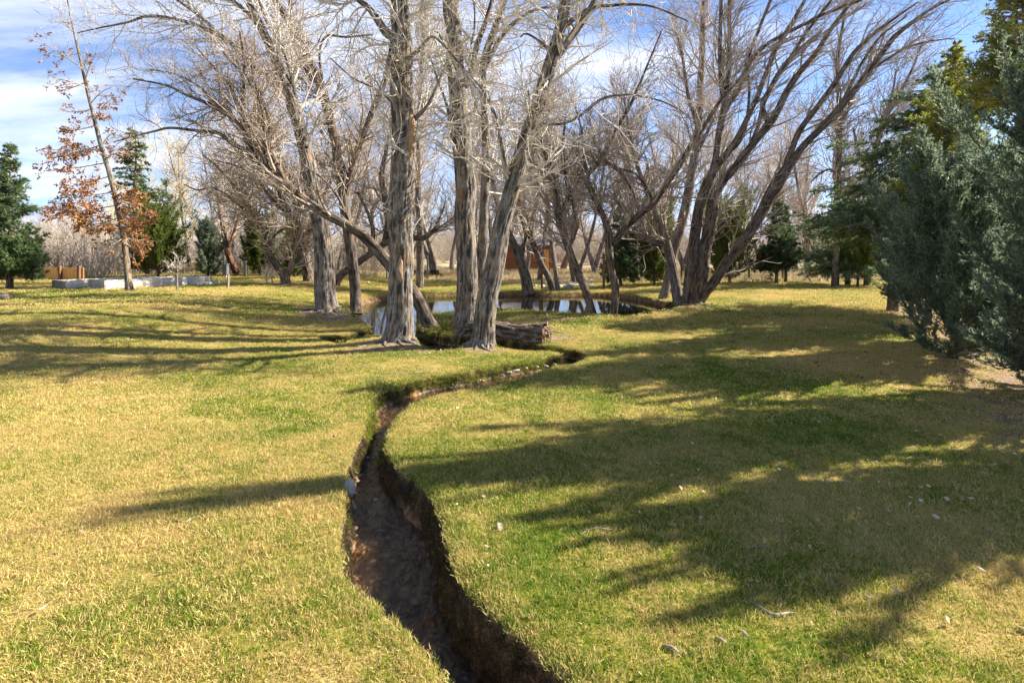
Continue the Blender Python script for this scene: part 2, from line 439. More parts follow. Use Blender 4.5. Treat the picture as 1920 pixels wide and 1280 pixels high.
M['bankgrass'] = leaf_mat('bank_grass', [(0.1, (0.03, 0.02, 0.012)), (0.5, (0.09, 0.065, 0.03)), (0.85, (0.20, 0.16, 0.06)), (1, (0.12, 0.15, 0.02))], 0.2, cscale=5)
M['pond'] = water_mat('pond_water', (0.35, 0.30, 0.18), [(2.2, 0.0010), (9, 0.0003)], 0.55)
M['stream'] = water_mat('stream_water', (0.85, 0.74, 0.55), [(8, 0.036), (24, 0.024), (60, 0.005)], 0.06, (1.0, 0.6, 1), (0.22, 0.16, 0.115))
M['stone'] = plain('stone', (0.20, 0.18, 0.15), (0.44, 0.40, 0.34), 6, 0.85, 0.6)
M['wetstone'] = plain('wet_stone', (0.14, 0.10, 0.075), (0.60, 0.42, 0.27), 9, 0.3, 0.5, 0.5)
M['palewood'] = plain('pale_wood', (0.62, 0.56, 0.46), (0.86, 0.82, 0.75), 6, 0.8, 0.2, stretch=(0.4, 4, 4))
M['greywood'] = plain('grey_wood', (0.20, 0.17, 0.14), (0.46, 0.41, 0.35), 9, 0.85, 0.4, stretch=(1, 1, 0.2))
M['fence'] = plain('fence_wood', (0.50, 0.24, 0.06), (0.78, 0.45, 0.14), 3, 0.8, stretch=(6, 1, 0.3))
M['darkwood'] = plain('dark_wood', (0.09, 0.05, 0.03), (0.24, 0.13, 0.07), 8, 0.85, 0.3, stretch=(1, 1, 0.3))
M['rustwood'] = plain('rust_wood', (0.16, 0.06, 0.03), (0.34, 0.13, 0.06), 2, 0.8, stretch=(0.4, 0.4, 5))
M['roof'] = plain('roof_felt', (0.22, 0.20, 0.18), (0.36, 0.33, 0.30), 3, 0.85)
M['root'] = plain('pale_root', (0.16, 0.12, 0.085), (0.42, 0.36, 0.29), 30, 0.85, 0.5)
M['compost'] = plain('bed_soil', (0.20, 0.12, 0.06), (0.50, 0.33, 0.19), 9, 0.95, 0.6)
M['metal'] = plain('grey_metal', (0.07, 0.075, 0.08), (0.14, 0.15, 0.16), 3, 0.5)
M['hill_tan'] = plain('hill_tan', (0.30, 0.24, 0.18), (0.45, 0.37, 0.29), 0.02, 0.95)
M['hill_haze_blue'] = plain('hill_haze_blue', (0.16, 0.20, 0.30), (0.40, 0.44, 0.54), 0.0012, 0.95, stretch=(1, 1, 3))  # rock and snow tones with the blue of distant air painted in
M['dark_leaf'] = leaf_mat('fallen_leaf', [(0.1, (0.14, 0.07, 0.035)), (0.5, (0.36, 0.24, 0.13)), (0.9, (0.62, 0.52, 0.38))], 0.15)
# ------------------------------------------------------------------ the ground, the pond and the ditch
MOUNDS += [(-2.05, 9.75, 0.10, 0.45), (-4.9, 13.9, 0.10, 0.6), (-0.5, 9.7, 0.06, 0.45), (-0.9, 11.0, 0.06, 0.6), (4.6, 16.8, 0.10, 0.8), (2.4, 14.0, -0.03, .8)]
TRUNKSPOTS += [(-2.1, 9.45, 1.0), (-1.6, 9.3, .7), (-4.5, 13.4, 1.2), (-5.2, 14.0, .8), (-0.5, 9.5, 0.8), (-1.0, 11.0, 1.1), (0.0, 12.2, 1.1), (0.9, 10.4, .6), (1.0, 13.2, .9), (5.0, 16.2, 1.3), (-9.1, 19.7, 0.9)]
POLY_PX = [(640, 576), (700, 557), (780, 550), (860, 547), (930, 547), (985, 546), (1040, 547), (1110, 547), (1170, 551), (1230, 561), (1266, 578), (1250, 586), (1180, 592), (1110, 588), (1050, 586), (1000, 583),
  (930, 580), (880, 585), (830, 587), (800, 592), (788, 605), (798, 620), (835, 630), (880, 633), (930, 636), (985, 641), (1030, 647), (1060, 651), (1088, 656), (1103, 667), (1076, 681), (1040, 685), (1000, 701),
  (950, 716), (870, 731), (800, 746), (757, 770), (736, 800), (728, 840), (757, 880), (803, 920), (832, 980), (850, 1050), (900, 1120), (1010, 1215), (1078, 1282), (1190, 1400), (1330, 1560),
  (1040, 1560), (905, 1400), (836, 1285), (790, 1215), (718, 1150), (648, 1098), (636, 1040), (636, 985), (643, 940), (642, 890), (656, 850), (676, 815), (690, 772), (696, 742), (742, 722),
  (800, 706), (870, 696), (930, 683), (1000, 674), (1043, 666), (1050, 661), (1035, 657), (990, 656), (930, 651), (885, 646), (860, 651), (820, 656), (790, 651), (774, 640), (745, 630), (706, 627), (664, 635), (638, 645), (604, 636), (588, 627),
  (600, 630), (638, 627), (676, 619), (688, 611), (664, 597), (638, 584)]


def smooth_closed(p, m=6):
    p = np.array(p, float); n = len(p); out = []
    for i in range(n):
        a, b, c, d = p[i - 1], p[i], p[(i + 1) % n], p[(i + 2) % n]
        for t in np.arange(m) / m:
            out.append(0.5 * ((2 * b) + (-a + c) * t + (2 * a - 5 * b + 4 * c - d) * t ** 2 + (-a + 3 * b - 3 * c + d) * t ** 3))
    return np.array(out)


_pp = smooth_closed([(x, y) for x, y in POLY_PX], 4)
POLY = np.array([g(x, y) for x, y in _pp])
A_, B_ = POLY, np.roll(POLY, -1, 0)


def sdist(x, y):
    """signed distance to the water cut, positive inside"""
    x = np.ravel(x); y = np.ravel(y); out = np.full(len(x), -9.0)
    box = (x > POLY[:, 0].min() - 1.2) & (x < POLY[:, 0].max() + 1.2) & (y > POLY[:, 1].min() - 1.2) & (y < POLY[:, 1].max() + 1.2)
    idx = np.nonzero(box)[0]; e = B_ - A_; ee = (e ** 2).sum(1) + 1e-12
    for c in range(0, len(idx), 20000):
        j = idx[c:c + 20000]; px = x[j][:, None]; py = y[j][:, None]
        t = np.clip(((px - A_[:, 0]) * e[:, 0] + (py - A_[:, 1]) * e[:, 1]) / ee, 0, 1)
        d = np.sqrt(((px - A_[:, 0] - t * e[:, 0]) ** 2 + (py - A_[:, 1] - t * e[:, 1]) ** 2).min(1))
        cr = ((A_[:, 1] > py) != (B_[:, 1] > py)) & (px < (B_[:, 0] - A_[:, 0]) * (py - A_[:, 1]) / (B_[:, 1] - A_[:, 1] + 1e-12) + A_[:, 0])
        out[j] = np.where(cr.sum(1) % 2 == 1, d, -d)
    return out


def water_z(y): return np.interp(y, [0, 2, 3, 4.5, 9, 10.5], [-0.36, -0.34, -0.28, -0.20, -0.17, -0.165])


def ground_z(x, y, full=False):
    x = np.ravel(np.asarray(x, float)); y = np.ravel(np.asarray(y, float)); lz = gz(x, y); sd = sdist(x, y)
    sd2 = sd + 0.014 * n2(x, y, 6, 11) + 0.006 * n2(x, y, 22, 12)
    sd2 = np.where(sd < -0.15, sd, sd2)
    bw = 0.05 + 0.04 * (n2(x, y, 1.7, 13) + 0.3).clip(0, 1) + 0.006 * y
    bed = water_z(y) - np.where(y > 8.7, 0.10 + 0.5 * sstep(0.1, 1.2, sd), 0.035) + 0.035 * n2(x, y, 9, 14) + 0.02 * n2(x, y, 25, 15)
    t = np.clip(sd2 / bw, 0, 1) ** 0.8
    z = lz - 0.02 * np.exp(-np.abs(sd2) / 0.04) + (bed - lz) * t * t * (3 - 2 * t)
    z = np.where((t > 0.05) & (t < 0.95), z + 0.012 * n2(x, y, 30, 16) + 0.012 * vnoise(np.stack([x * 12, y * 12, z * 25], -1), 17), z)
    bank = np.clip(t * 5, 0, 1)
    return (z, sd, bank) if full else z


def zat(x, y): return float(gz(np.array([x]), np.array([y]))[0])


def build_ground():
    ys = np.concatenate([np.arange(1560, 620, -2.2), np.arange(620, 582, -1.1), np.arange(582, 541, -0.5), np.arange(541, 474, -1.6), [473.4, 472.5, 471.8, 471.2, 470.7, 470.4, 470.25]])
    D = EYE * F / (ys - HY); D = np.concatenate([[-60, -25, -10, -4, -1.5, 0, 0.8, 1.2], D])
    u = np.concatenate([[-30, -10, -5, -3, -2.2, -1.7, -1.4], np.arange(-1.2, -1.0, 0.01), np.arange(-1.0, 1.0, 0.0023), np.arange(1.0, 1.21, 0.01), [1.4, 1.7, 2.2, 3, 5, 10, 30]])
    w = np.maximum(D, 1.2); X = u[None] * w[:, None]; Y = D[:, None] + 0 * X
    z, sd, bank = ground_z(X, Y, True)
    x, y = X.ravel(), Y.ravel()
    soil = np.zeros(len(x))
    for a, b, r in TRUNKSPOTS: soil = np.maximum(soil, 1.25 * np.exp(-((x - a) ** 2 + (y - b) ** 2) / (r * r * 0.55)))
    hx = 5.6 + (y - 6.4) * 0.62   # bare litter along the hedge line
    soil = np.maximum(soil, 0.95 * np.exp(-((x - hx - 0.6) / 1.2) ** 2) * (y > 0) * (y < 27))
    soil = np.maximum(soil, 0.42 * np.exp(-((x - 3.6) / 2.2) ** 2 - ((y - 8.2) / 2.2) ** 2))
    soil = np.maximum(soil, 0.45 * sstep(0.05, 0.0, np.abs(sd)) * (y < 30))
    field = sstep(27, 31, y + 0.1 * x * (x < 0) + 1.5 * n2(x, y, 0.4, 31))
    nr, nc = X.shape; i = np.arange(nr - 1)[:, None] * nc; j = np.arange(nc - 1)[None]
    f = np.stack(np.broadcast_arrays(i + j, i + j + 1, i + nc + j + 1, i + nc + j), -1).reshape(-1, 4)
    o = mesh('ground', np.stack([x, y, z], 1), f, M['ground'], smooth=True, attrs={'bank': bank, 'soil': soil, 'field': field, 'bed': sstep(0.06, 0.10, sd) * (y < 9.5)})
    tag(o, kind='structure')


build_ground()


def build_water():
    def sheet(name, y0, y1, st, m):
        xs = np.arange(-7, 8, st); ysr = np.arange(y0, y1 + st * 0.5, st); X, Y = np.meshgrid(xs, ysr); sd = sdist(X, Y).reshape(X.shape)
        idx = np.arange(X.size).reshape(X.shape); near = sd > -0.12 - st
        c = near[:-1, :-1] & near[1:, :-1] & near[:-1, 1:] & near[1:, 1:]
        f = np.stack([idx[:-1, :-1][c], idx[:-1, 1:][c], idx[1:, 1:][c], idx[1:, :-1][c]], -1)
        used, inv = np.unique(f, return_inverse=True)
        x, y = X.ravel()[used], Y.ravel()[used]; z = water_z(y)
        if y0 < 5: z = z + 0.010 * n2(x, y, 5, 21) + 0.006 * n2(x, y, 13, 22)
        tag(mesh(name, np.stack([x, y, z], 1), inv.reshape(-1, 4), m, smooth=True), kind='structure')
    sheet('stream_water', 1.0, 8.8, 0.02, M['stream'])
    sheet('pond_water', 8.8, 24, 0.05, M['pond'])
    # a second pool a long way off, seen as a pale streak between the trunks
    a, b = g(690, 527), g(880, 519)
    xs = np.linspace(-9.5, -3.2, 24); co = []
    for x in xs:
        k = math.sin((x + 9.5) / 6.3 * math.pi) ** 0.5
        co += [(x, 33 - 1.8 * k, 0), (x, 33 + 4 * k, 0)]
    co = np.array(co); co[:, 2] = 0.09 + gz(co[:, 0], co[:, 1]).max()
    f = np.array([[2 * i, 2 * i + 2, 2 * i + 3, 2 * i + 1] for i in range(23)])
    tag(mesh('far_pool_water', co, f, M['pond']), kind='structure')


build_water()


def build_hills():
    def ridge(name, D, px0, px1, hf, m, seed, depth):
        xs = np.linspace(px0, px1, 160); rows = []
        for k, (dd, hh) in enumerate([(0, 0), (0.12, 0.35), (0.3, 0.7), (0.5, 0.92), (0.7, 1.0), (1.0, 0.6)]):
            DD = D + depth * dd; x = (xs - CX) / F * (D + depth * 0.6)
            h = hf(xs) * (D + depth * 0.6) / F * hh * (1 + 0.25 * vnoise(np.stack([xs / 37, xs * 0 + k * 0.7, xs * 0], -1), seed) + 0.10 * vnoise(np.stack([xs / 9, xs * 0 + k, xs * 0], -1), seed))
            rows.append(np.stack([x, xs * 0 + DD, h - (3 if k == 0 else 0)], 1))
        co = np.concatenate(rows); i = np.arange(5)[:, None] * 160; j = np.arange(159)[None]
        f = np.stack(np.broadcast_arrays(i + j, i + j + 1, i + 160 + j + 1, i + 160 + j), -1).reshape(-1, 4)
        tag(mesh(name, co, f, m, smooth=True), kind='structure')
    ridge('hills', 330, -3000, 5000, lambda x: 26 + 0 * x + 10 * np.sin(x / 300), M['hill_tan'], 5, 120)
    ridge('mountains', 7000, -4000, 6000, lambda x: 66 + 10 * np.sin(x / 210 + 1), M['hill_haze_blue'], 8, 2500)


build_hills()


# ---- grass: small patches of blades stamped over the lawn
def blade_patch(name, n, rad, ln, w, rng, lean=0.75, m=None):
    r = rad * np.sqrt(rng.uniform(0, 1, n)); a = rng.uniform(0, 2 * math.pi, n); x, y = r * np.cos(a), r * np.sin(a)
    d = rng.normal(0, lean, (n, 3)); d[:, 2] = 1; d = unit(d); l = ln * rng.uniform(0.45, 1.25, n)
    s = unit(np.cross(d, rng.normal(0, 1, (n, 3)))) * (w / 2); p0 = np.stack([x, y, np.full(n, -0.006)], 1)
    mid = p0 + d * (l * 0.55)[:, None]; bend = rng.normal(0, 0.35, (n, 3)); bend[:, 2] = -0.15; tip = mid + unit(d + bend) * (l * 0.45)[:, None]
    co = np.stack([p0 - s, p0 + s, mid + s * 0.8, mid - s * 0.8, tip], 1).reshape(-1, 3); k = np.arange(n)[:, None] * 5
    me = mesh(name, co, [k + np.array([[0, 1, 2, 3]]), k + np.array([[3, 2, 4]])], m or M['grass'], attrs={'rnd': np.repeat(rng.uniform(0, 1, n), 5)})
    COL.objects.unlink(me); return me


def scatter(name, pts, rot, scl, idx, protos, kind='stuff'):
    c = bpy.data.collections.new(name + '_patches')
    for p in protos: c.objects.link(p)
    me = bpy.data.meshes.new(name); me.vertices.add(len(pts)); me.vertices.foreach_set('co', np.asarray(pts, np.float32).ravel())
    for k, v, ty in (('rot', rot, 'FLOAT_VECTOR'), ('scl', scl, 'FLOAT'), ('idx', idx, 'INT')):
        a = me.attributes.new(k, ty, 'POINT'); a.data.foreach_set('vector' if ty == 'FLOAT_VECTOR' else 'value', np.asarray(v, np.int32 if ty == 'INT' else np.float32).ravel())
    o = bpy.data.objects.new(name, me); COL.objects.link(o)
    ng = bpy.data.node_groups.new(name, 'GeometryNodeTree')
    ng.interface.new_socket('Geometry', in_out='INPUT', socket_type='NodeSocketGeometry'); ng.interface.new_socket('Geometry', in_out='OUTPUT', socket_type='NodeSocketGeometry')
    N = ng.nodes; L = ng.links; gi, go = N.new('NodeGroupInput'), N.new('NodeGroupOutput')
    ci = N.new('GeometryNodeCollectionInfo'); ci.inputs['Collection'].default_value = c; ci.inputs['Separate Children'].default_value = True; ci.inputs['Reset Children'].default_value = True
    ip = N.new('GeometryNodeInstanceOnPoints'); ip.inputs['Pick Instance'].default_value = True
    def at(nm, ty):
        q = N.new('GeometryNodeInputNamedAttribute'); q.data_type = ty; q.inputs[0].default_value = nm
        return [s for s in q.outputs if s.enabled][0]
    L.new(gi.outputs[0], ip.inputs['Points']); L.new(ci.outputs[0], ip.inputs['Instance']); L.new(at('idx', 'INT'), ip.inputs['Instance Index'])
    L.new(at('rot', 'FLOAT_VECTOR'), ip.inputs['Rotation']); L.new(at('scl', 'FLOAT'), ip.inputs['Scale']); L.new(ip.outputs[0], go.inputs[0])
    md = o.modifiers.new('scatter', 'NODES'); md.node_group = ng
    return tag(o, kind=kind)


def build_grass():
    rng = np.random.default_rng(7)
    small = [blade_patch('a%d' % i, 150, 0.11, 0.029, 0.0029, rng) for i in range(6)]
    mids = [blade_patch('b%d' % i, 130, 0.16, 0.030, 0.0045, rng) for i in range(5)]
    big = [blade_patch('c%d' % i, 170, 0.36, 0.036, 0.011, rng) for i in range(5)]
    for nm, protos, y0, y1, dens in (('lawn_grass', small, 1.35, 5.2, 270), ('lawn_grass', mids, 5.2, 11.5, 115), ('lawn_grass', big, 11.5, 30, 24)):
        n = int(dens * (y1 ** 2 - y0 ** 2) * 1.12); y = np.sqrt(rng.uniform(y0 ** 2, y1 ** 2, n)); x = rng.uniform(-1.12, 1.12, n) * y
        z, sd, bank = ground_z(x, y, True)
        soil = np.zeros(n)
        for a, b, r in TRUNKSPOTS: soil = np.maximum(soil, np.exp(-((x - a) ** 2 + (y - b) ** 2) / (r * r * 0.55)))
        hx = 5.6 + (y - 6.4) * 0.62; soil = np.maximum(soil, 0.8 * np.exp(-((x - hx - 0.8) / 1.1) ** 2))
        soil = np.maximum(soil, 0.35 * np.exp(-((x - 3.6) / 2.2) ** 2 - ((y - 8.2) / 2.2) ** 2))
        thin = n2(x, y, 0.7, 41) * 0.25
        ok = (bank < 0.4) & (sd < (-0.085 if y0 < 5 else -0.13 if y0 < 11 else -0.26)) & (rng.uniform(0, 1, n) > soil * 1.2 - 0.15 + thin * 0.3)
        x, y, z = x[ok], y[ok], z[ok]; n = len(x)
        rot = np.stack([rng.normal(0, 0.10, n), rng.normal(0, 0.10, n), rng.uniform(0, 6.28, n)], 1)
        scl = rng.uniform(0.75, 1.25, n) * (1 + 0.16 * n2(x, y, 0.8, 42) + 0.16 * n2(x, y, 5, 43))
        scatter(nm, np.stack([x, y, z], 1), rot, scl, rng.integers(0, len(protos), n), protos)
    # the turf right at the cut edge
    e = B_ - A_; le = np.linalg.norm(e, axis=1); nrm = np.stack([e[:, 1], -e[:, 0]], 1) / le[:, None]
    if 0.5 * np.sum(A_[:, 0] * B_[:, 1] - B_[:, 0] * A_[:, 1]) > 0: nrm = -nrm
    for r_, nb_, ln, w_, y0, y1, wd, cnt in ((0.04, 26, 0.028, 0.0028, 1.2, 5.2, 0.125, 3300), (0.06, 30, 0.030, 0.0045, 5.2, 11.5, 0.19, 3600), (0.14, 50, 0.034, 0.010, 11.5, 30, 0.36, 2600)):
        pr = [blade_patch('g%d%d' % (i, int(y0)), nb_, r_, ln, w_, rng) for i in range(4)]
        mk = (A_[:, 1] > y0) & (A_[:, 1] <= y1); i = rng.choice(len(e), cnt, p=le * mk / (le * mk).sum()); q = A_[i] + e[i] * rng.uniform(0, 1, cnt)[:, None] - nrm[i] * rng.uniform(-0.004, wd, cnt)[:, None]
        z, sd, bank = ground_z(q[:, 0], q[:, 1], True); soil = np.zeros(cnt)
        for a, b, r in TRUNKSPOTS: soil = np.maximum(soil, np.exp(-((q[:, 0] - a) ** 2 + (q[:, 1] - b) ** 2) / (r * r * 0.55)))
        ok = (bank < 0.25) & (rng.uniform(0, 1, cnt) > soil * 1.1); q, z = q[ok], z[ok]; n = len(z)
        scatter('lawn_edge_grass', np.stack([q[:, 0], q[:, 1], z], 1), np.stack([rng.normal(0, 0.2, n), rng.normal(0, 0.2, n), rng.uniform(0, 6.28, n)], 1), rng.uniform(0.75, 1.25, n), rng.integers(0, 4, n), pr)
    # dry roots and rough grass on the cut banks, moss in places
    bk = [blade_patch('d%d' % i, 60, 0.045, 0.020, 0.0028, rng, 0.9, M['bankgrass']) for i in range(4)]
    ms = [blade_patch('e%d' % i, 110, 0.05, 0.020, 0.0026, rng, 0.8, M['moss']) for i in range(3)]
    e = B_ - A_; le = np.linalg.norm(e, axis=1); nrm = np.stack([e[:, 1], -e[:, 0]], 1) / le[:, None]
    area = 0.5 * np.sum(A_[:, 0] * B_[:, 1] - B_[:, 0] * A_[:, 1])
    if area > 0: nrm = -nrm      # point into the water
    for nm, protos, cnt in (('bank_grass', bk, 14000), ('bank_moss', ms, 7000)):
        i = rng.choice(len(e), cnt, p=le / np.minimum(A_[:, 1], 9) ** 1 / (le / np.minimum(A_[:, 1], 9)).sum()); t = rng.uniform(0, 1, cnt) ** (0.8 if nm == 'bank_grass' else 2.0); q = A_[i] + e[i] * t[:, None]
        dep = rng.uniform(0, 1, cnt); q2 = q + nrm[i] * (0.0 + 0.06 * dep)[:, None]
        z = ground_z(q2[:, 0], q2[:, 1])
        ok = (q[:, 1] < 17) & (z > water_z(q[:, 1]) + 0.01)
        if nm == 'bank_grass': ok &= z < gz(q2[:, 0], q2[:, 1]) - 0.05
        if nm == 'bank_moss':
            pxx = CX + q[:, 0] / q[:, 1] * F; pyy = HY + EYE / q[:, 1] * F
            w = np.exp(-((pxx - 1000) / 60) ** 2 - ((pyy - 690) / 25) ** 2) + np.exp(-((pxx - 715) / 40) ** 2 - ((pyy - 780) / 40) ** 2) + 0.8 * np.exp(-((pxx - 820) / 70) ** 2 - ((pyy - 705) / 18) ** 2) + 0.02 + 0.12 * (pyy < 760)
            ok &= rng.uniform(0, 1, cnt) < w
        q2, z, ii, n = q2[ok], z[ok], i[ok], ok.sum()
        az = np.arctan2(nrm[ii][:, 1], nrm[ii][:, 0])
        tilt = rng.uniform(0.6, 1.7, n) if nm == 'bank_grass' else rng.uniform(0.3, 1.3, n)
        rot = np.stack([0 * az, tilt, az + rng.normal(0, 0.3, n)], 1)
        scatter(nm, np.stack([q2[:, 0], q2[:, 1], z], 1), rot, rng.uniform(0.7, 1.2, n) * (0.7 + 0.09 * q2[:, 1]), rng.integers(0, len(protos), n), protos)
    # fallen leaves and crumbs of bark
    n = 13000; y = np.sqrt(rng.uniform(1.5 ** 2, 17 ** 2, n)); x = rng.uniform(-1.1, 1.1, n) * y
    k = rng.uniform(0, 1, n) < np.clip(0.25 + (x / y) * 0.8, 0.08, 1); x, y = x[k], y[k]
    z, sd, bank = ground_z(x, y, True); k = sd < -0.05; x, y, z = x[k], y[k], z[k]; n = len(x)
    a = rng.uniform(0, 6.28, n); l = rng.uniform(0.005, 0.020, n) * (1 + y / 12); d = np.stack([np.cos(a), np.sin(a), rng.normal(0, 0.3, n)], 1) * l[:, None]; s = np.stack([-np.sin(a), np.cos(a), rng.normal(0, 0.5, n)], 1) * (l * 0.42)[:, None]
    c = np.stack([x, y, z + 0.026], 1); co = np.stack([c - d, c + s - [0, 0, .004], c + d + [0, 0, .008], c - s + [0, 0, .006]], 1).reshape(-1, 3)
    tag(mesh('fallen_leaves', co, [np.arange(n * 4).reshape(n, 4)[:, [0, 1, 2]], np.arange(n * 4).reshape(n, 4)[:, [0, 2, 3]]], M['dark_leaf'], attrs={'rnd': np.repeat(rng.uniform(0, 1, n), 4)}), kind='stuff')


build_grass()
#---TREES---
# ------------------------------------------------------------------ traced bare trees
def limb_world(tr, D, base_z=None):
    """rows (px, py, width_px[, depth offset]) -> points, radii in the world"""
    pts, rad = [], []
    for k, q in enumerate(tr):
        DD = D + (q[3] if len(q) > 3 else 0); pts.append(P(q[0], q[1], DD)); rad.append(q[2] * 0.47 / F * DD)
    return np.array(pts), np.array(rad)


def stack(lst, K=22):
    ps, rs = [], []
    for p, r in lst:
        c, _ = catmull(np.column_stack([p, r]), K); ps.append(c[:, :3]); rs.append(np.maximum(c[:, 3], 0.003))
    return np.array(ps), np.array(rs)


def bare_tree(name, label, cat, D, trunk, limbs, bark, twig, seed, n1=60, n2_=9, n3=7, l1=(0.9, 2.2), l2=(0.35, 0.9), l3=(0.14, 0.36), ang=(30, 75), up=(0.10, 0.10, 0.10), flare=0.5, tmin=0.25, extra=(), group=None, tw=0.0032, bias=None, wob=0.22, side_tilt=None):
    rng = np.random.default_rng(seed)
    tp, trd = limb_world(trunk, D)
    bx, by = tp[0, 0], tp[0, 1]; gz0 = float(ground_z([bx], [by])[0]); gz0 = max(gz0, zat(bx, by) - 0.12)
    tp[0, 2] = gz0 - 0.06
    root = thing(name, label, cat, (bx, by, gz0), group=group); off = np.array([bx, by, gz0])
    b = Bag(); bark_tube(b, tp - off, trd, seed, flare=flare); b.obj('trunk', M[bark], root, True)
    par = [(tp, trd)]
    for k, l in enumerate(limbs):
        p, r = limb_world(l, D); lb = Bag(); bark_tube(lb, p - off, r, seed + 31 * (k + 1), flare=0); lb.obj('limb', M[bark], root, True); par.append((p, r))
    for q in extra: par.append(q)
    pp, rr = stack(par); full = stack(par[:1]); 
    # skip the lowest part of the trunk
    pp[0], rr[0] = (lambda c: (c[:, :3], c[:, 3]))(catmull(np.column_stack([tp[0:], trd]), 60)[0][int(60 * tmin):][np.linspace(0, 59 - int(60 * tmin), 22).astype(int)])
    n1 = int(n1 * 0.8); n2_ = max(3, int(n2_ * 0.8)); n3 = max(2, int(n3 * 0.45))
    b1, r1 = spawn(pp, rr, n1, rng, 0.05, 1.0, ang=ang, K=9, up=up[0] * 0.6, wob=wob * 0.7, rr=0.42, rmin=0.006, labs=l1, rmax=0.035, bias=bias)
    b2, r2 = spawn(b1, r1, n1 * n2_, rng, 0.12, 1.0, ang=(25, 65), K=6, up=up[1], wob=wob, rr=0.6, rmin=tw * 1.25, labs=l2, bias=bias, rmax=0.012)
    b3, r3 = spawn(b2, r2, n1 * n2_ * n3, rng, 0.1, 1.0, ang=(25, 60), K=4, up=up[2], wob=wob * 1.1, rr=0.7, rmin=tw, labs=l3, rmax=tw * 1.5)
    c = Bag()
    for p_, r_, S in ((b1, r1, 5), (b2, r2, 4), (b3, r3, 3)):
        co, f = tubes(p_ - off, r_, S); c.add(co, f)
    c.obj('crown', M[twig], root)
    return root


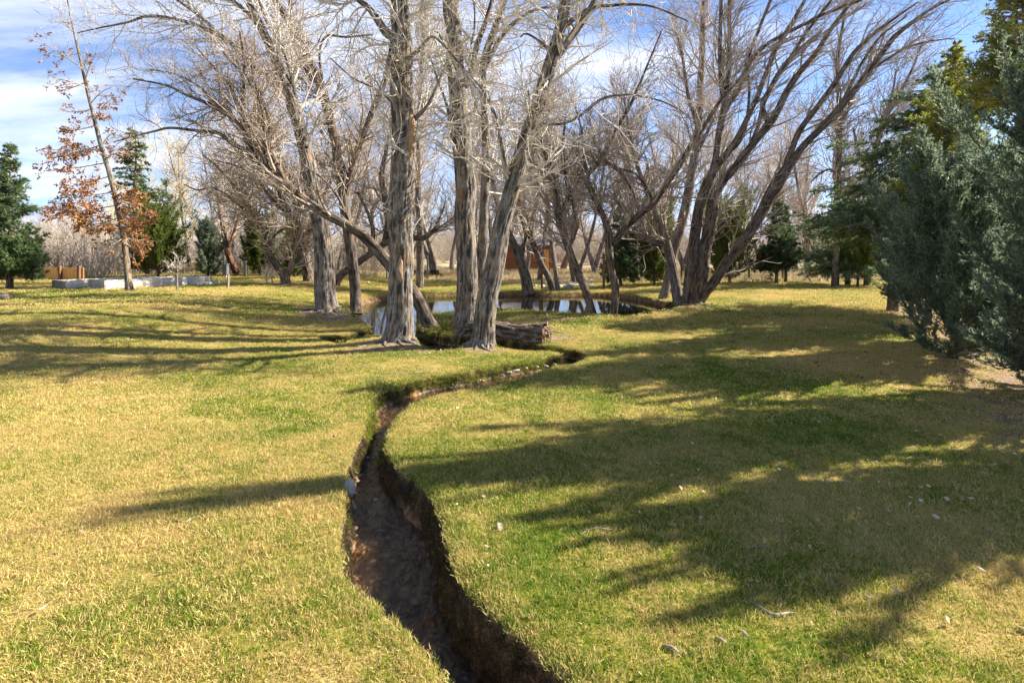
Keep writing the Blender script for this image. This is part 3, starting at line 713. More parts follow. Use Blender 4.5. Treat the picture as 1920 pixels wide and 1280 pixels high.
HERO = dict(bark='bark_grey', twig='twig_pale')
def build_hero():
    bare_tree('cottonwood', 'stoutest upright cottonwood trunk in the middle, with a torn pale scar', 'tree', 9.7,
      [(746, 645, 50), (749, 600, 49), (750, 500, 47), (753, 400, 45), (754, 300, 44), (755, 200, 43), (753, 100, 39), (750, 0, 35), (746, -150, 30), (735, -350, 22), (730, -520, 12)],
      [[(748, 95, 22), (737, 70, 20), (722, 60, 17), (705, 35, 14), (690, 15, 12), (672, 0, 11), (640, -30, 9), (590, -60, 6)],
       [(752, 225, 8), (742, 200, 7), (722, 180, 5), (700, 165, 4), (660, 145, 3), (620, 110, 2.5)],
       [(765, 470, 12), (757, 440, 9), (745, 415, 6), (720, 385, 4), (700, 350, 3)],
       [(760, 115, 8, -.2), (790, 90, 7, -.4), (815, 70, 5, -.6), (870, 130, 4, -.8), (905, 170, 3.5, -.9), (935, 230, 3, -1)],
       [(752, -60, 18), (790, -140, 14), (830, -260, 9), (850, -400, 5)],
       [(750, -20, 16), (700, -120, 12), (650, -230, 8), (600, -340, 4)],
       [(752, 240, 10), (775, 225, 9), (800, 200, 7), (820, 160, 5), (840, 110, 4)]],
      seed=11, n1=150, l1=(0.6, 1.9), tmin=0.24, up=(0.02, 0.04, 0.12), ang=(40, 95), flare=0.62, **HERO)
    bare_tree('cottonwood', 'broad grey upright cottonwood trunk whose foot stands beside the grass tuft', 'tree', 11.0,
      [(868, 634, 44), (873, 590, 43), (876, 500, 40), (872, 380, 41), (868, 300, 38), (861, 200, 34), (856, 140, 32), (847, 50, 31), (843, 0, 30), (835, -150, 25), (825, -330, 17), (815, -500, 8)],
      [[(858, 170, 16), (880, 150, 13), (893, 90, 11), (915, 30, 9), (930, -30, 7), (950, -140, 5)],
       [(868, 330, 10), (850, 270, 8), (838, 200, 6), (820, 150, 4), (808, 110, 3)],
       [(846, 20, 14), (880, -60, 11), (920, -150, 8), (960, -260, 5)],
       [(840, -40, 14), (800, -120, 10), (765, -220, 7), (730, -330, 4)]],
      seed=12, n1=130, l1=(0.6, 2.0), tmin=0.25, up=(0.02, 0.05, 0.12), ang=(40, 95), flare=0.75, **HERO)
    bare_tree('cottonwood', 'slim straight cottonwood stem squeezed between the broad trunk and the leaning trunk', 'tree', 11.6,
      [(901, 612, 20), (902, 560, 19), (904, 480, 18), (908, 380, 18), (912, 300, 17), (909, 210, 16), (907, 120, 14), (925, 60, 12), (946, 0, 11), (965, -100, 9), (985, -260, 6)],
      [[(908, 130, 10), (940, 70, 9), (968, 40, 8), (1000, 20, 6), (1040, 12, 4)], [(910, 240, 7), (890, 190, 6), (880, 120, 5), (890, 40, 4), (885, -40, 3)]],
      seed=13, n1=70, l1=(0.5, 1.6), up=(0.02, 0.05, 0.12), ang=(35, 90), flare=0.4, **HERO)
    bare_tree('cottonwood', 'thick cottonwood trunk leaning right and forking high, nearest the stream', 'tree', 9.55,
      [(904, 652, 42), (909, 610, 41), (917, 550, 40), (926, 500, 38), (941, 430, 35), (957, 370, 32), (968, 325, 30), (985, 265, 28), (1010, 190, 27), (1030, 125, 26), (1044, 75, 23), (1056, 20, 21), (1068, -60, 19), (1085, -180, 15), (1095, -330, 10), (1100, -450, 5)],
      [[(1030, 125, 18), (1060, 85, 15), (1085, 50, 14), (1108, 15, 12), (1130, -30, 10), (1170, -110, 7), (1200, -220, 4)],
       [(1037, 102, 8), (1023, 87, 7), (1004, 72, 5), (985, 63, 4), (976, 70, 3)],
       [(985, 262, 12), (1010, 235, 8), (1055, 232, 6), (1090, 215, 6), (1130, 185, 5), (1180, 178, 4), (1240, 190, 3), (1290, 215, 2)],
       [(958, 365, 10), (945, 300, 8), (935, 240, 5), (925, 205, 4), (890, 160, 3.5), (850, 110, 3), (820, 60, 2.5)],
       [(1046, 60, 10), (1100, 20, 8), (1150, 10, 6), (1220, 12, 4), (1290, 40, 2.5)]],
      seed=14, n1=170, l1=(0.5, 1.7), tmin=0.22, up=(0.0, 0.05, 0.14), ang=(40, 100), flare=0.45, **HERO)
    bare_tree('cottonwood', 'tall cottonwood curving left above exposed roots on the left bank of the pond', 'tree', 13.9,
      [(616, 597, 42), (613, 570, 40), (610, 500, 37), (600, 420, 34), (592, 380, 31), (580, 310, 27), (565, 250, 25), (550, 200, 25), (541, 170, 22), (522, 125, 19), (505, 85, 17), (485, 40, 15), (464, 0, 13), (435, -70, 11), (400, -160, 8), (370, -260, 5)],
      [[(548, 190, 16), (533, 178, 14), (505, 150, 12), (478, 127, 11), (443, 90, 10), (412, 66, 10), (370, 48, 7), (333, 37, 6), (280, 30, 5), (240, 42, 4), (190, 52, 3), (145, 62, 2)],
       [(412, 66, 7), (377, 33, 6), (335, 2, 5), (290, -30, 4), (240, -60, 3)],
       [(575, 285, 12), (560, 220, 9), (548, 150, 8), (530, 90, 7), (500, 40, 6), (480, -20, 5)],
       [(500, 75, 9), (470, 30, 7), (420, -10, 6), (370, -40, 4)]],
      seed=15, n1=190, l1=(0.8, 2.4), l2=(0.4, 1.1), tmin=0.3, up=(0.06, 0.06, 0.1), ang=(25, 80), flare=0.55, tw=0.004, **HERO)
    bare_tree('cottonwood', 'dark two-pronged cottonwood trunk leaning left just behind the tall curving one', 'tree', 16.0,
      [(668, 572, 20), (662, 500, 20), (650, 420, 19), (640, 340, 19), (630, 270, 18), (617, 215, 18), (603, 165, 17), (580, 115, 16), (560, 75, 15), (535, 30, 14), (515, 0, 12), (480, -60, 10), (430, -150, 6)],
      [[(604, 165, 10), (575, 130, 8), (550, 60, 7), (545, 10, 6), (552, -40, 5)],
       [(560, 70, 8), (545, 20, 8), (548, -30, 6), (540, -100, 4)],
       [(645, 380, 14), (665, 300, 12), (690, 230, 11), (710, 180, 12), (727, 130, 11), (738, 60, 8), (745, -30, 5)],
       [(625, 240, 8), (600, 120, 5), (610, 70, 4), (650, 70, 4), (700, 65, 3)]],
      seed=16, n1=190, l1=(0.8, 2.2), tmin=0.2, up=(0.05, 0.06, 0.1), bark='bark_brown', twig='twig_brown', tw=0.0045)
    bare_tree('willow', 'long dark trunk sprawling low to the left, crossing behind the stoutest trunk', 'tree', 11.7,
      [(812, 622, 27), (800, 600, 26), (786, 570, 25), (760, 530, 24), (727, 492, 22), (690, 450, 20), (655, 425, 19), (617, 405, 18), (578, 380, 17), (540, 348, 16), (505, 320, 15), (478, 300, 14), (467, 275, 12), (457, 245, 11), (445, 228, 10), (400, 200, 8), (350, 178, 6), (310, 160, 4), (250, 148, 3)],
      [[(490, 308, 11), (467, 285, 10), (435, 270, 8), (410, 250, 8), (375, 246, 6), (320, 240, 5), (290, 246, 4), (250, 256, 3), (215, 266, 2)],
       [(478, 298, 10), (462, 262, 9), (458, 235, 8), (456, 180, 7), (458, 120, 5), (450, 60, 4)],
       [(500, 316, 12), (492, 290, 11), (470, 255, 9), (462, 225, 8), (445, 195, 7), (430, 160, 6), (395, 120, 4), (370, 90, 3)],
       [(540, 348, 10), (515, 300, 9), (500, 260, 8), (492, 225, 8), (480, 180, 7), (455, 140, 5), (420, 100, 4)],
       [(500, 318, 9), (495, 275, 9), (505, 225, 8), (490, 185, 7), (478, 150, 6), (470, 110, 4)],
       [(445, 228, 7), (420, 205, 7), (395, 185, 5), (370, 160, 4), (330, 140, 3), (280, 130, 2)],
       [(690, 450, 10, .1), (660, 425, 7, .2), (640, 380, 5, .3), (610, 340, 4, .3), (570, 310, 3, .3)]],
      seed=17, n1=210, l1=(0.5, 1.6), l2=(0.3, 0.8), tmin=0.3, up=(0.05, 0.07, 0.1), flare=0.3, bark='bark_brown', twig='twig_brown', ang=(25, 70))
    bare_tree('willow', 'bent dark trunk with one arm sweeping right, beyond the pond behind the stoutest trunk', 'tree', 21,
      [(630, 536, 16), (636, 520, 15), (665, 497, 13), (692, 477, 13), (718, 458, 13), (740, 450, 14), (775, 446, 13), (797, 446, 9), (815, 428, 6), (828, 400, 4), (836, 375, 3)],
      [[(722, 458, 13), (726, 420, 12), (722, 380, 11), (715, 330, 10), (725, 280, 8), (735, 220, 6)], [(797, 447, 6), (822, 428, 4), (847, 410, 3), (862, 395, 2)], [(692, 477, 9), (700, 440, 8), (690, 400, 6), (670, 360, 5)]],
      seed=18, n1=80, l1=(1, 2.4), l2=(0.5, 1.1), l3=(0.25, 0.6), bark='bark_brown', twig='twig_brown', tw=0.007, flare=0.1)
    bare_tree('poplar', 'straight grey pole-like trunk seen just right of the stoutest trunk, beyond the far pond bank', 'tree', 24,
      [(787, 533, 15), (788, 480, 14), (787, 420, 13), (784, 340, 12), (786, 240, 10), (790, 140, 8), (795, 40, 6), (800, -60, 4)], [], seed=19, n1=90, l1=(1.2, 3.2), l2=(0.7, 1.5), l3=(0.4, 0.8), bark='bark_far', twig='twig_far', tw=0.0085, ang=(25, 50), flare=0.1)
    bare_tree('willow', 'gnarled old willow forking low into two dark stems at the left lawn edge', 'tree', 19.5,
      [(537, 551, 18), (536, 530, 16), (533, 516, 17), (520, 500, 14), (505, 478, 13), (500, 455, 12), (496, 430, 11), (480, 408, 10), (465, 385, 8), (440, 350, 6), (415, 320, 5), (380, 290, 3)],
      [[(535, 520, 13), (545, 505, 12), (549, 480, 11), (556, 450, 11), (553, 420, 13), (540, 395, 12), (528, 370, 10), (520, 330, 8), (500, 290, 6), (490, 250, 4)],
       [(500, 450, 8), (485, 425, 7), (465, 400, 6), (430, 370, 5), (400, 352, 4), (370, 356, 3), (345, 346, 2)],
       [(552, 425, 11), (570, 395, 9), (575, 350, 8), (565, 300, 6), (575, 250, 4)],
       [(502, 468, 6), (512, 445, 5), (530, 430, 4), (545, 425, 3)],
       [(545, 400, 10), (520, 385, 8), (500, 360, 7), (480, 330, 5), (440, 310, 4), (400, 300, 3)]],
      seed=20, n1=190, l1=(0.7, 2.0), l2=(0.4, 1.0), l3=(0.2, 0.5), bark='bark_brown', twig='twig_brown', tw=0.0055, tmin=0.3, up=(0.05, 0.05, 0.06))
    bare_tree('willow', 'dark leaning willow trunk between the gnarled willow and the tall curving trunk', 'tree', 21.5,
      [(581, 545, 20), (577, 515, 19), (570, 480, 18), (563, 450, 17), (560, 420, 15), (555, 380, 13), (540, 330, 10), (520, 280, 8), (500, 220, 5)],
      [[(570, 480, 10), (585, 430, 9), (600, 380, 8), (625, 330, 6), (640, 270, 4)], [(560, 420, 9), (530, 380, 8), (495, 350, 6), (460, 330, 4), (420, 325, 3)]],
      seed=21, n1=150, l1=(0.9, 2.4), l2=(0.4, 1.1), l3=(0.2, 0.5), bark='bark_brown', twig='twig_brown', tw=0.006)
    # ---- beyond and beside the pond
    bare_tree('willow', 'dark leaning trunk on the far pond bank just right of the leaning cottonwood', 'tree', 22.3,
      [(992, 543, 22), (985, 520, 19), (975, 490, 17), (966, 465, 16), (955, 440, 14), (945, 410, 12), (930, 370, 10), (920, 320, 8), (905, 260, 6)],
      [[(975, 490, 10), (985, 440, 8), (975, 400, 7), (965, 350, 6), (970, 290, 4)]], seed=22, n1=80, l1=(1, 2.6), l2=(.5, 1.2), l3=(.25, .6), bark='bark_brown', twig='twig_far', tw=0.0075, flare=0.4)
    bare_tree('willow', 'slender dark trunk on the far bank leaning left beside a thin grey trunk', 'tree', 22.4,
      [(1038, 543, 12), (1028, 520, 12), (1015, 495, 12), (1003, 465, 11), (990, 430, 11), (982, 392, 10), (965, 350, 9), (950, 300, 7), (930, 240, 5), (915, 170, 3)],
      [[(990, 430, 7), (1005, 380, 6), (1010, 320, 5), (1020, 260, 3)]], seed=23, n1=70, l1=(1, 2.6), l2=(.5, 1.2), l3=(.25, .6), bark='bark_brown', twig='twig_far', tw=0.0075, flare=0.3)
    bare_tree('poplar', 'thin pale grey upright trunk on the far bank between two dark leaning trunks', 'tree', 22.6,
      [(1047, 542, 10), (1042, 510, 9), (1036, 467, 9), (1031, 420, 9), (1028, 370, 8), (1025, 300, 7), (1028, 200, 5), (1030, 100, 3)], [], seed=24, n1=70, l1=(1, 2.6), l2=(.5, 1.2), l3=(.25, .6), bark='bark_far', twig='twig_far', tw=0.0075, flare=0.3)
    bare_tree('willow', 'left of the two slim brown trunks rising from the near bank of the pond', 'tree', 14.5,
      [(1113, 590, 17), (1103, 560, 15), (1092, 530, 15), (1084, 510, 14), (1075, 490, 14), (1066, 465, 14), (1058, 440, 14), (1047, 410, 14), (1045, 385, 13), (1040, 350, 11), (1030, 310, 9), (1015, 270, 8), (1000, 230, 6), (990, 170, 4)],
      [[(1047, 405, 9), (1065, 370, 8), (1060, 330, 6), (1055, 280, 5), (1060, 220, 3)], [(1066, 465, 8), (1080, 430, 6), (1075, 390, 5), (1068, 350, 4)], [(1040, 350, 7), (1015, 320, 5), (985, 290, 4), (965, 250, 3)]],
      seed=25, n1=100, l1=(.7, 1.8), l2=(.35, .9), bark='bark_brown', twig='twig_brown', tw=0.0045, flare=0.3)
    bare_tree('willow', 'slim brown trunk on the near pond bank with a long crossing arm', 'tree', 14.4,
      [(1148, 590, 17), (1153, 560, 15), (1153, 540, 15), (1147, 510, 14), (1143, 480, 15), (1142, 455, 16), (1141, 435, 14), (1133, 410, 12), (1122, 385, 11), (1110, 360, 11), (1100, 335, 9), (1118, 310, 8), (1140, 275, 8), (1160, 235, 7), (1185, 190, 6), (1215, 120, 4), (1240, 60, 3)],
      [[(1148, 455, 13), (1160, 443, 13), (1180, 420, 13), (1200, 402, 13), (1225, 381, 12), (1250, 345, 11), (1273, 310, 11), (1300, 265, 10), (1325, 230, 8), (1350, 190, 6), (1385, 150, 5), (1420, 100, 3)],
       [(1122, 385, 8), (1105, 340, 6), (1095, 290, 6), (1090, 240, 4), (1075, 190, 3)],
       [(1225, 381, 6), (1212, 350, 6), (1190, 325, 5), (1155, 315, 5), (1125, 300, 4), (1105, 275, 3)],
       [(1200, 402, 7), (1188, 360, 7), (1165, 325, 7), (1135, 300, 7), (1118, 270, 6), (1100, 240, 4)]],
      seed=26, n1=160, l1=(.7, 1.9), l2=(.35, .9), bark='bark_brown', twig='twig_brown', tw=0.0045, flare=0.3)
    bare_tree('cottonwood', 'dark trunk leaning left with a bent side arm, beside the many-stemmed tree', 'tree', 16.6,
      [(1273, 576, 20), (1268, 545, 19), (1262, 510, 18), (1256, 480, 17), (1250, 455, 17), (1243, 430, 15), (1235, 410, 13), (1225, 385, 12), (1210, 350, 10), (1195, 310, 8), (1180, 250, 6), (1170, 180, 4)],
      [[(1248, 455, 14), (1232, 456, 13), (1215, 448, 12), (1200, 437, 11), (1187, 424, 9), (1175, 400, 7), (1150, 370, 5)]],
      seed=27, n1=110, l1=(.8, 2.2), l2=(.4, 1.), bark='bark_far', twig='twig_brown', tw=0.005, flare=0.35)
    bare_tree('cottonwood', 'pale grey straight trunk behind the clump at the right pond bank', 'tree', 18.2,
      [(1243, 562, 17), (1250, 530, 15), (1262, 480, 15), (1275, 430, 17), (1288, 380, 18), (1298, 320, 16), (1308, 260, 14), (1312, 180, 12), (1316, 100, 11), (1318, 20, 9), (1320, -80, 6)],
      [[(1300, 300, 8), (1325, 250, 7), (1350, 190, 5), (1370, 120, 4)], [(1310, 240, 8), (1290, 180, 6), (1280, 110, 5), (1262, 40, 3)]],
      seed=28, n1=120, l1=(1, 2.6), l2=(.5, 1.2), l3=(.25, .55), bark='bark_far', twig='twig_far', tw=0.006, flare=0.4)
    rb = np.array([0.10, 0, 0.02])
    bare_tree('cottonwood', 'great many-stemmed tree at the right pond end, stems fanning up to the right', 'tree', 16.3,
      [(1297, 575, 34), (1294, 550, 26), (1295, 520, 24), (1298, 480, 22), (1304, 430, 20), (1311, 385, 19), (1325, 345, 18), (1338, 318, 16), (1365, 285, 13), (1385, 255, 12), (1402, 220, 10), (1420, 180, 9), (1440, 130, 9), (1462, 80, 8), (1487, 40, 8), (1520, -20, 6), (1560, -100, 4)],
      [[(1306, 568, 26), (1312, 530, 25), (1318, 490, 24), (1325, 450, 23), (1333, 410, 22), (1340, 370, 20), (1355, 340, 17), (1375, 318, 15), (1400, 285, 14), (1425, 255, 14), (1443, 232, 15), (1460, 205, 13), (1480, 165, 12), (1500, 135, 10), (1530, 100, 9), (1555, 60, 8), (1585, 20, 7), (1625, -30, 5)],
       [(1310, 566, 22), (1325, 545, 20), (1340, 528, 19), (1362, 493, 19), (1382, 468, 19), (1405, 435, 20), (1429, 397, 20), (1445, 365, 21), (1463, 335, 23), (1480, 310, 18), (1505, 275, 13), (1540, 240, 13), (1572, 205, 13), (1600, 172, 12), (1630, 133, 11), (1655, 98, 10), (1680, 67, 9), (1715, 38, 7), (1750, 15, 5), (1800, -10, 3)],
       [(1470, 325, 14), (1482, 285, 12), (1500, 245, 11), (1530, 205, 10), (1563, 160, 10), (1585, 125, 9), (1605, 95, 8), (1640, 62, 7), (1680, 33, 5), (1720, 5, 3)],
       [(1333, 335, 13), (1342, 290, 12), (1347, 250, 12), (1355, 215, 12), (1360, 187, 12), (1366, 140, 10), (1368, 70, 8), (1368, 0, 7), (1372, -80, 4)],
       [(1357, 190, 9), (1351, 150, 8), (1350, 80, 7), (1352, 0, 6), (1350, -70, 4)],
       [(1345, 255, 10), (1362, 205, 10), (1388, 160, 10), (1405, 120, 9), (1430, 90, 8), (1460, 70, 7), (1495, 52, 7), (1550, 25, 6), (1610, 2, 5), (1660, -20, 3)],
       [(1443, 232, 11), (1432, 210, 10), (1432, 190, 9), (1445, 165, 8), (1462, 135, 8), (1482, 108, 7), (1510, 65, 6), (1555, 5, 5), (1590, -40, 3)],
       [(1388, 160, 8), (1405, 100, 7), (1425, 50, 6), (1445, 0, 6), (1460, -50, 4)],
       [(1338, 320, 9), (1350, 300, 9), (1385, 268, 7), (1400, 230, 6), (1405, 170, 5), (1400, 110, 4)],
       [(1400, 285, 8), (1420, 240, 7), (1430, 200, 7), (1455, 150, 6), (1490, 100, 5), (1540, 60, 4)],
       [(1572, 205, 6), (1600, 150, 6), (1615, 120, 5), (1650, 70, 4), (1700, 30, 3)],
       [(1630, 133, 6), (1665, 110, 5), (1700, 90, 4), (1740, 78, 3), (1790, 72, 2)]],
      seed=29, n1=300, n2_=8, n3=6, l1=(0.9, 2.6), l2=(.4, 1.2), l3=(.2, .5), bark='bark_brown', twig='twig_brown', tw=0.0047, ang=(12, 45), wob=0.12, up=(0.05, 0.05, 0.05), bias=rb, tmin=0.35, flare=0.5)
    bare_tree('poplar', 'straight dark-stemmed tree forking high, standing behind the green cedar on the right', 'tree', 24,
      [(1566, 528, 14), (1568, 470, 12), (1570, 400, 12), (1572, 320, 11), (1574, 235, 11), (1573, 170, 8), (1570, 110, 7), (1580, 50, 5), (1590, -20, 4)],
      [[(1574, 240, 9), (1588, 208, 8), (1602, 175, 7), (1614, 150, 6), (1640, 110, 4), (1660, 60, 3)], [(1573, 250, 5), (1560, 235, 4), (1540, 225, 3), (1520, 230, 2)], [(1572, 330, 5), (1556, 318, 4), (1538, 325, 4), (1520, 342, 2)]],
      seed=30, n1=130, l1=(1, 2.8), l2=(.5, 1.3), l3=(.25, .6), bark='bark_brown', twig='twig_brown', tw=0.0065, ang=(20, 50), bias=rb * .5, flare=0.2)
    bare_tree('poplar', 'bare tree with a right-leaning crown showing left of the tall cedar top', 'tree', 25,
      [(1625, 525, 12), (1628, 450, 11), (1630, 380, 10), (1632, 318, 10), (1645, 270, 9), (1657, 233, 9), (1670, 203, 7), (1688, 172, 6), (1710, 130, 4), (1730, 80, 3)],
      [[(1645, 270, 6), (1655, 225, 6), (1672, 180, 4), (1680, 130, 3)], [(1632, 330, 6), (1612, 290, 5), (1600, 240, 4)]],
      seed=31, n1=110, l1=(1, 2.8), l2=(.5, 1.3), l3=(.25, .6), bark='bark_brown', twig='twig_brown', tw=0.0065, ang=(20, 50), bias=rb, flare=0.2)
    bare_tree('willow', 'leaning trunk with rust-orange bark behind the blue-green juniper', 'tree', 26.5,
      [(448, 535, 14), (438, 500, 12), (426, 470, 11), (419, 430, 9), (413, 400, 7), (409, 375, 5), (404, 330, 3)], [[(426, 470, 6), (440, 430, 5), (450, 390, 4), (455, 340, 3)]],
      seed=36, n1=50, l1=(.8, 2.2), l2=(.4, 1.1), l3=(.25, .6), bark='bark_rust', twig='twig_far', tw=0.007, flare=0.2)
    bare_tree('maple_sapling', 'young bare sapling with low forked branches before the pale timber bed', 'tree', 16.2,
      [(332, 542, 4), (332, 525, 3.5), (331, 505, 3), (332, 495, 2.5), (334, 480, 2)], [[(331, 520, 2.5), (320, 508, 2.2), (312, 500, 2), (306, 493, 1.5)], [(332, 512, 2), (340, 500, 1.8), (345, 488, 1.3)]],
      seed=32, n1=14, n2_=4, n3=2, l1=(0.2, 0.5), l2=(0.12, 0.3), l3=(0.08, 0.2), bark='bark_grey', twig='twig_pale', tw=0.005, flare=0.1)
    for k, (x, yb, yt, w) in enumerate([(501, 546, 512, 2.5), (511, 539, 505, 2.5)]):
        bare_tree('maple_sapling', ['thin staked sapling just left of the gnarled willow, the nearer of two', 'thin sapling just left of the gnarled willow, the farther of two'][k], 'tree', [19.0, 20.5][k],
          [(x, yb, w), (x - 1, (yb + yt) / 2, w * .9), (x, yt, w * .7), (x + 1, yt - 8, w * .4)], [], seed=33 + k, n1=16, n2_=5, n3=2, l1=(0.3, 0.8), l2=(0.15, 0.4), l3=(0.1, 0.25), ang=(50, 85), bark='bark_grey', twig='twig_brown', tw=0.006, flare=0.1)


build_hero()


def build_oak():
    """the young oak that keeps its russet leaves"""
    D = 16.0; rng = np.random.default_rng(51)
    trunk = [(244, 548, 15), (240, 520, 12), (236, 480, 10.5), (231, 440, 10), (222, 395, 9), (211, 345, 8.5), (198, 300, 8), (189, 272, 7.5), (180, 235, 7), (171, 200, 6), (163, 165, 5.5), (154, 125, 5), (143, 80, 4), (134, 40, 3), (125, -5, 2)]
    tp, trd = limb_world(trunk, D); z0 = zat(tp[0, 0], tp[0, 1]); tp[0, 2] = z0 - 0.05; off = np.array([tp[0, 0], tp[0, 1], z0])
    root = thing('oak_tree', 'slender leaning oak still holding russet leaves, standing before the pale timber beds', 'tree', tuple(off))
    b = Bag(); bark_tube(b, tp - off, trd, 51, flare=0.35); b.obj('trunk', M['bark_grey'], root, True)
    rows = []
    L = [(228, 432, 165, 415), (232, 445, 200, 462), (226, 415, 120, 405), (219, 385, 95, 400), (214, 360, 100, 372), (207, 330, 110, 352), (200, 305, 82, 320), (194, 285, 100, 282), (189, 272, 88, 298), (180, 235, 125, 245), (172, 205, 125, 210), (163, 165, 88, 148), (160, 155, 108, 170), (155, 130, 60, 75), (148, 100, 95, 105), (140, 65, 100, 30),
         (230, 440, 268, 455), (228, 425, 265, 425), (222, 395, 272, 402), (217, 372, 262, 385), (210, 340, 235, 350), (198, 300, 225, 290), (190, 275, 215, 250), (178, 225, 205, 190), (170, 195, 208, 165), (160, 150, 180, 100), (233, 455, 262, 470), (220, 390, 250, 360), (213, 355, 240, 385), (224, 408, 150, 425), (210, 342, 140, 385)]
    for x0, y0, x1, y1 in L:
        d0 = rng.uniform(-0.2, 0.2); d1 = rng.uniform(-1.3, 1.3); n = 5; p = []
        for k in range(n):
            t = k / (n - 1); p.append(P(lerp(x0, x1, t), lerp(y0, y1, t) - 6 * math.sin(t * 3.1) * (1 if y1 < y0 else -0.4), D + d0 * (1 - t) + d1 * t))
        rows.append((np.array(p), np.linspace(0.018, 0.006, n)))
    pp, rr = stack(rows, 9)
    b2, r2 = spawn(pp, rr, 420, rng, 0.2, 1.0, ang=(25, 65), K=5, up=0.03, wob=0.2, rr=0.6, rmin=0.005, labs=(0.2, 0.7))
    b3, r3 = spawn(b2, r2, 1500, rng, 0.2, 1.0, ang=(25, 65), K=4, up=0.02, wob=0.2, rr=0.7, rmin=0.004, labs=(0.1, 0.3))
    c = Bag()
    for p_, r_, S in ((pp, rr, 6), (b2, r2, 4), (b3, r3, 3)):
        co, f = tubes(p_ - off, r_, S); c.add(co, f)
    c.obj('branches', M['twig_brown'], root)
    # leaves: dense low down, almost none near the top
    zc = b3[:, 2, 2]; keep = rng.uniform(0, 1, len(b3)) < np.interp(zc, [2, 3.2, 4.2, 5.5, 7, 8.5], [1, 1, 0.9, 0.65, 0.36, 0.15])
    src = b3[keep]; zz = src[:, 2, 2]; reps = np.concatenate([src] * 4 + [src[zz < 3.6]])
    co, f, rn = leaf_tris(reps, int(len(reps) * 1.3), rng, 0.088, 0.024, 0.9, 0.3, 0.5, quad=True)
    co = co + np.repeat(rng.normal(0, 0.012, (len(f), 3)), 4, 0)
    mesh('leaves', co - off, f, M['oakleaf'], root, attrs={'rnd': rn})


build_oak()


# ------------------------------------------------------------------ evergreens
def conifer(name, label, loc, h, r, kind, leaf, seed, nb=160, lz=0.05, n_twig=14, n_leaf=22, llen=0.06, lw=0.014, trunk_r=None, shape=1.0, sub=True, group=None, lean=(0, 0), bark='bark_brown'):
    rng = np.random.default_rng(seed); z0 = zat(loc[0], loc[1]) - 0.02
    root = thing(name, label, 'tree', (loc[0], loc[1], z0), group=group)
    tr = trunk_r or h * 0.018
    zs = np.linspace(-0.1, h * 0.98, 9); tp = np.stack([lean[0] * (zs.clip(0) / h) ** 1.3 + 0.03 * np.sin(zs * 2 + seed), lean[1] * zs / h + 0.03 * np.cos(zs * 1.7), zs], 1)
    trd = tr * (1 - zs.clip(0) / h) + 0.006; b = Bag(); bark_tube(b, tp, trd, seed, flare=0.3, S=16, ds=0.12); b.obj('trunk', M[bark], root, True)
    t = rng.uniform(0, 1, nb) ** 0.85; t[:nb // 4] = rng.uniform(0, 0.22, nb // 4); z = h * (lz + (0.97 - lz) * t); az = rng.uniform(0, 6.283, nb)
    pos = np.stack([np.interp(z, zs, tp[:, k]) for k in range(3)], 1)
    if kind == 'juniper':      # steep feathery plumes, widest below the middle
        prof = np.interp(t, [0, 0.08, 0.3, 0.6, 0.85, 1], [0.85, 1.0, 1, 0.74, 0.40, 0.14]) * shape
        el = np.radians(rng.uniform(30, 66, nb)) * np.interp(t, [0, .22], [0.15, 1]); ln = r * prof / np.cos(el) * rng.uniform(0.6, 1.12, nb); up, wob, tang, tup = 0.10, 0.10, (12, 40), 0.14
    elif kind == 'cedar':      # level sprays with nodding tips
        prof = (1 - t) ** 0.8 * 0.95 + 0.08; el = np.radians(rng.uniform(-5, 22, nb)); ln = r * prof * rng.uniform(0.55, 1.15, nb); up, wob, tang, tup = -0.05, 0.06, (35, 70), -0.07
    else:                      # spruce / pine
        prof = (1 - t) ** 0.85 * 0.95 + 0.08; el = np.radians(rng.uniform(0, 35, nb)); ln = r * prof * rng.uniform(0.6, 1.1, nb); up, wob, tang, tup = 0.03, 0.07, (30, 65), 0.03
    d = np.stack([np.cos(az) * np.cos(el), np.sin(az) * np.cos(el), np.sin(el)], 1)
    b1, r1 = grow(pos, d, ln, np.full(nb, tr * (0.16 if kind == 'juniper' else 0.28)), np.full(nb, 0.003), 8, rng, wob, up)
    flat = 0.25 if kind == 'cedar' else None
    b2, r2 = spawn(b1, r1, nb * n_twig, rng, 0.12 if kind != 'juniper' else 0.22, 1.0, lf=(0.16, 0.42) if kind != 'juniper' else (0.10, 0.27), ang=tang, K=5, up=tup, wob=0.12, rr=0.5, rmin=0.002, side=flat)
    if sub: b3, r3 = spawn(b2, r2, nb * n_twig * 3, rng, 0.1, 1.0, lf=(0.25, 0.6), ang=(20, 50), K=3, up=tup, wob=0.1, rr=0.5, rmin=0.0015, side=flat); allp = b3
    c = Bag()
    for p_, r_, S in (((b1, r1, 5),) if kind == 'juniper' else ((b1, r1, 5), (b2, r2, 3))):
        co, f = tubes(p_, r_, S); c.add(co, f)
    c.obj('branches', M['darkwood' if kind == 'juniper' else 'twig_brown'], root)
    fb = Bag(); nl = nb * n_twig * n_leaf
    if sub:
        co, f, rn = leaf_tris(b3, int(nl * 0.75), rng, llen, lw, 0.35 if kind == 'juniper' else 0.6, 0.0); fb.add(co, f, rnd=rn)
    co, f, rn = leaf_tris(b2, int(nl * (0.25 if sub else 1)), rng, llen, lw, 0.35 if kind == 'juniper' else 0.6, 0.0); fb.add(co, f, rnd=rn)
    fb.obj('foliage', M[leaf], root)
    return root


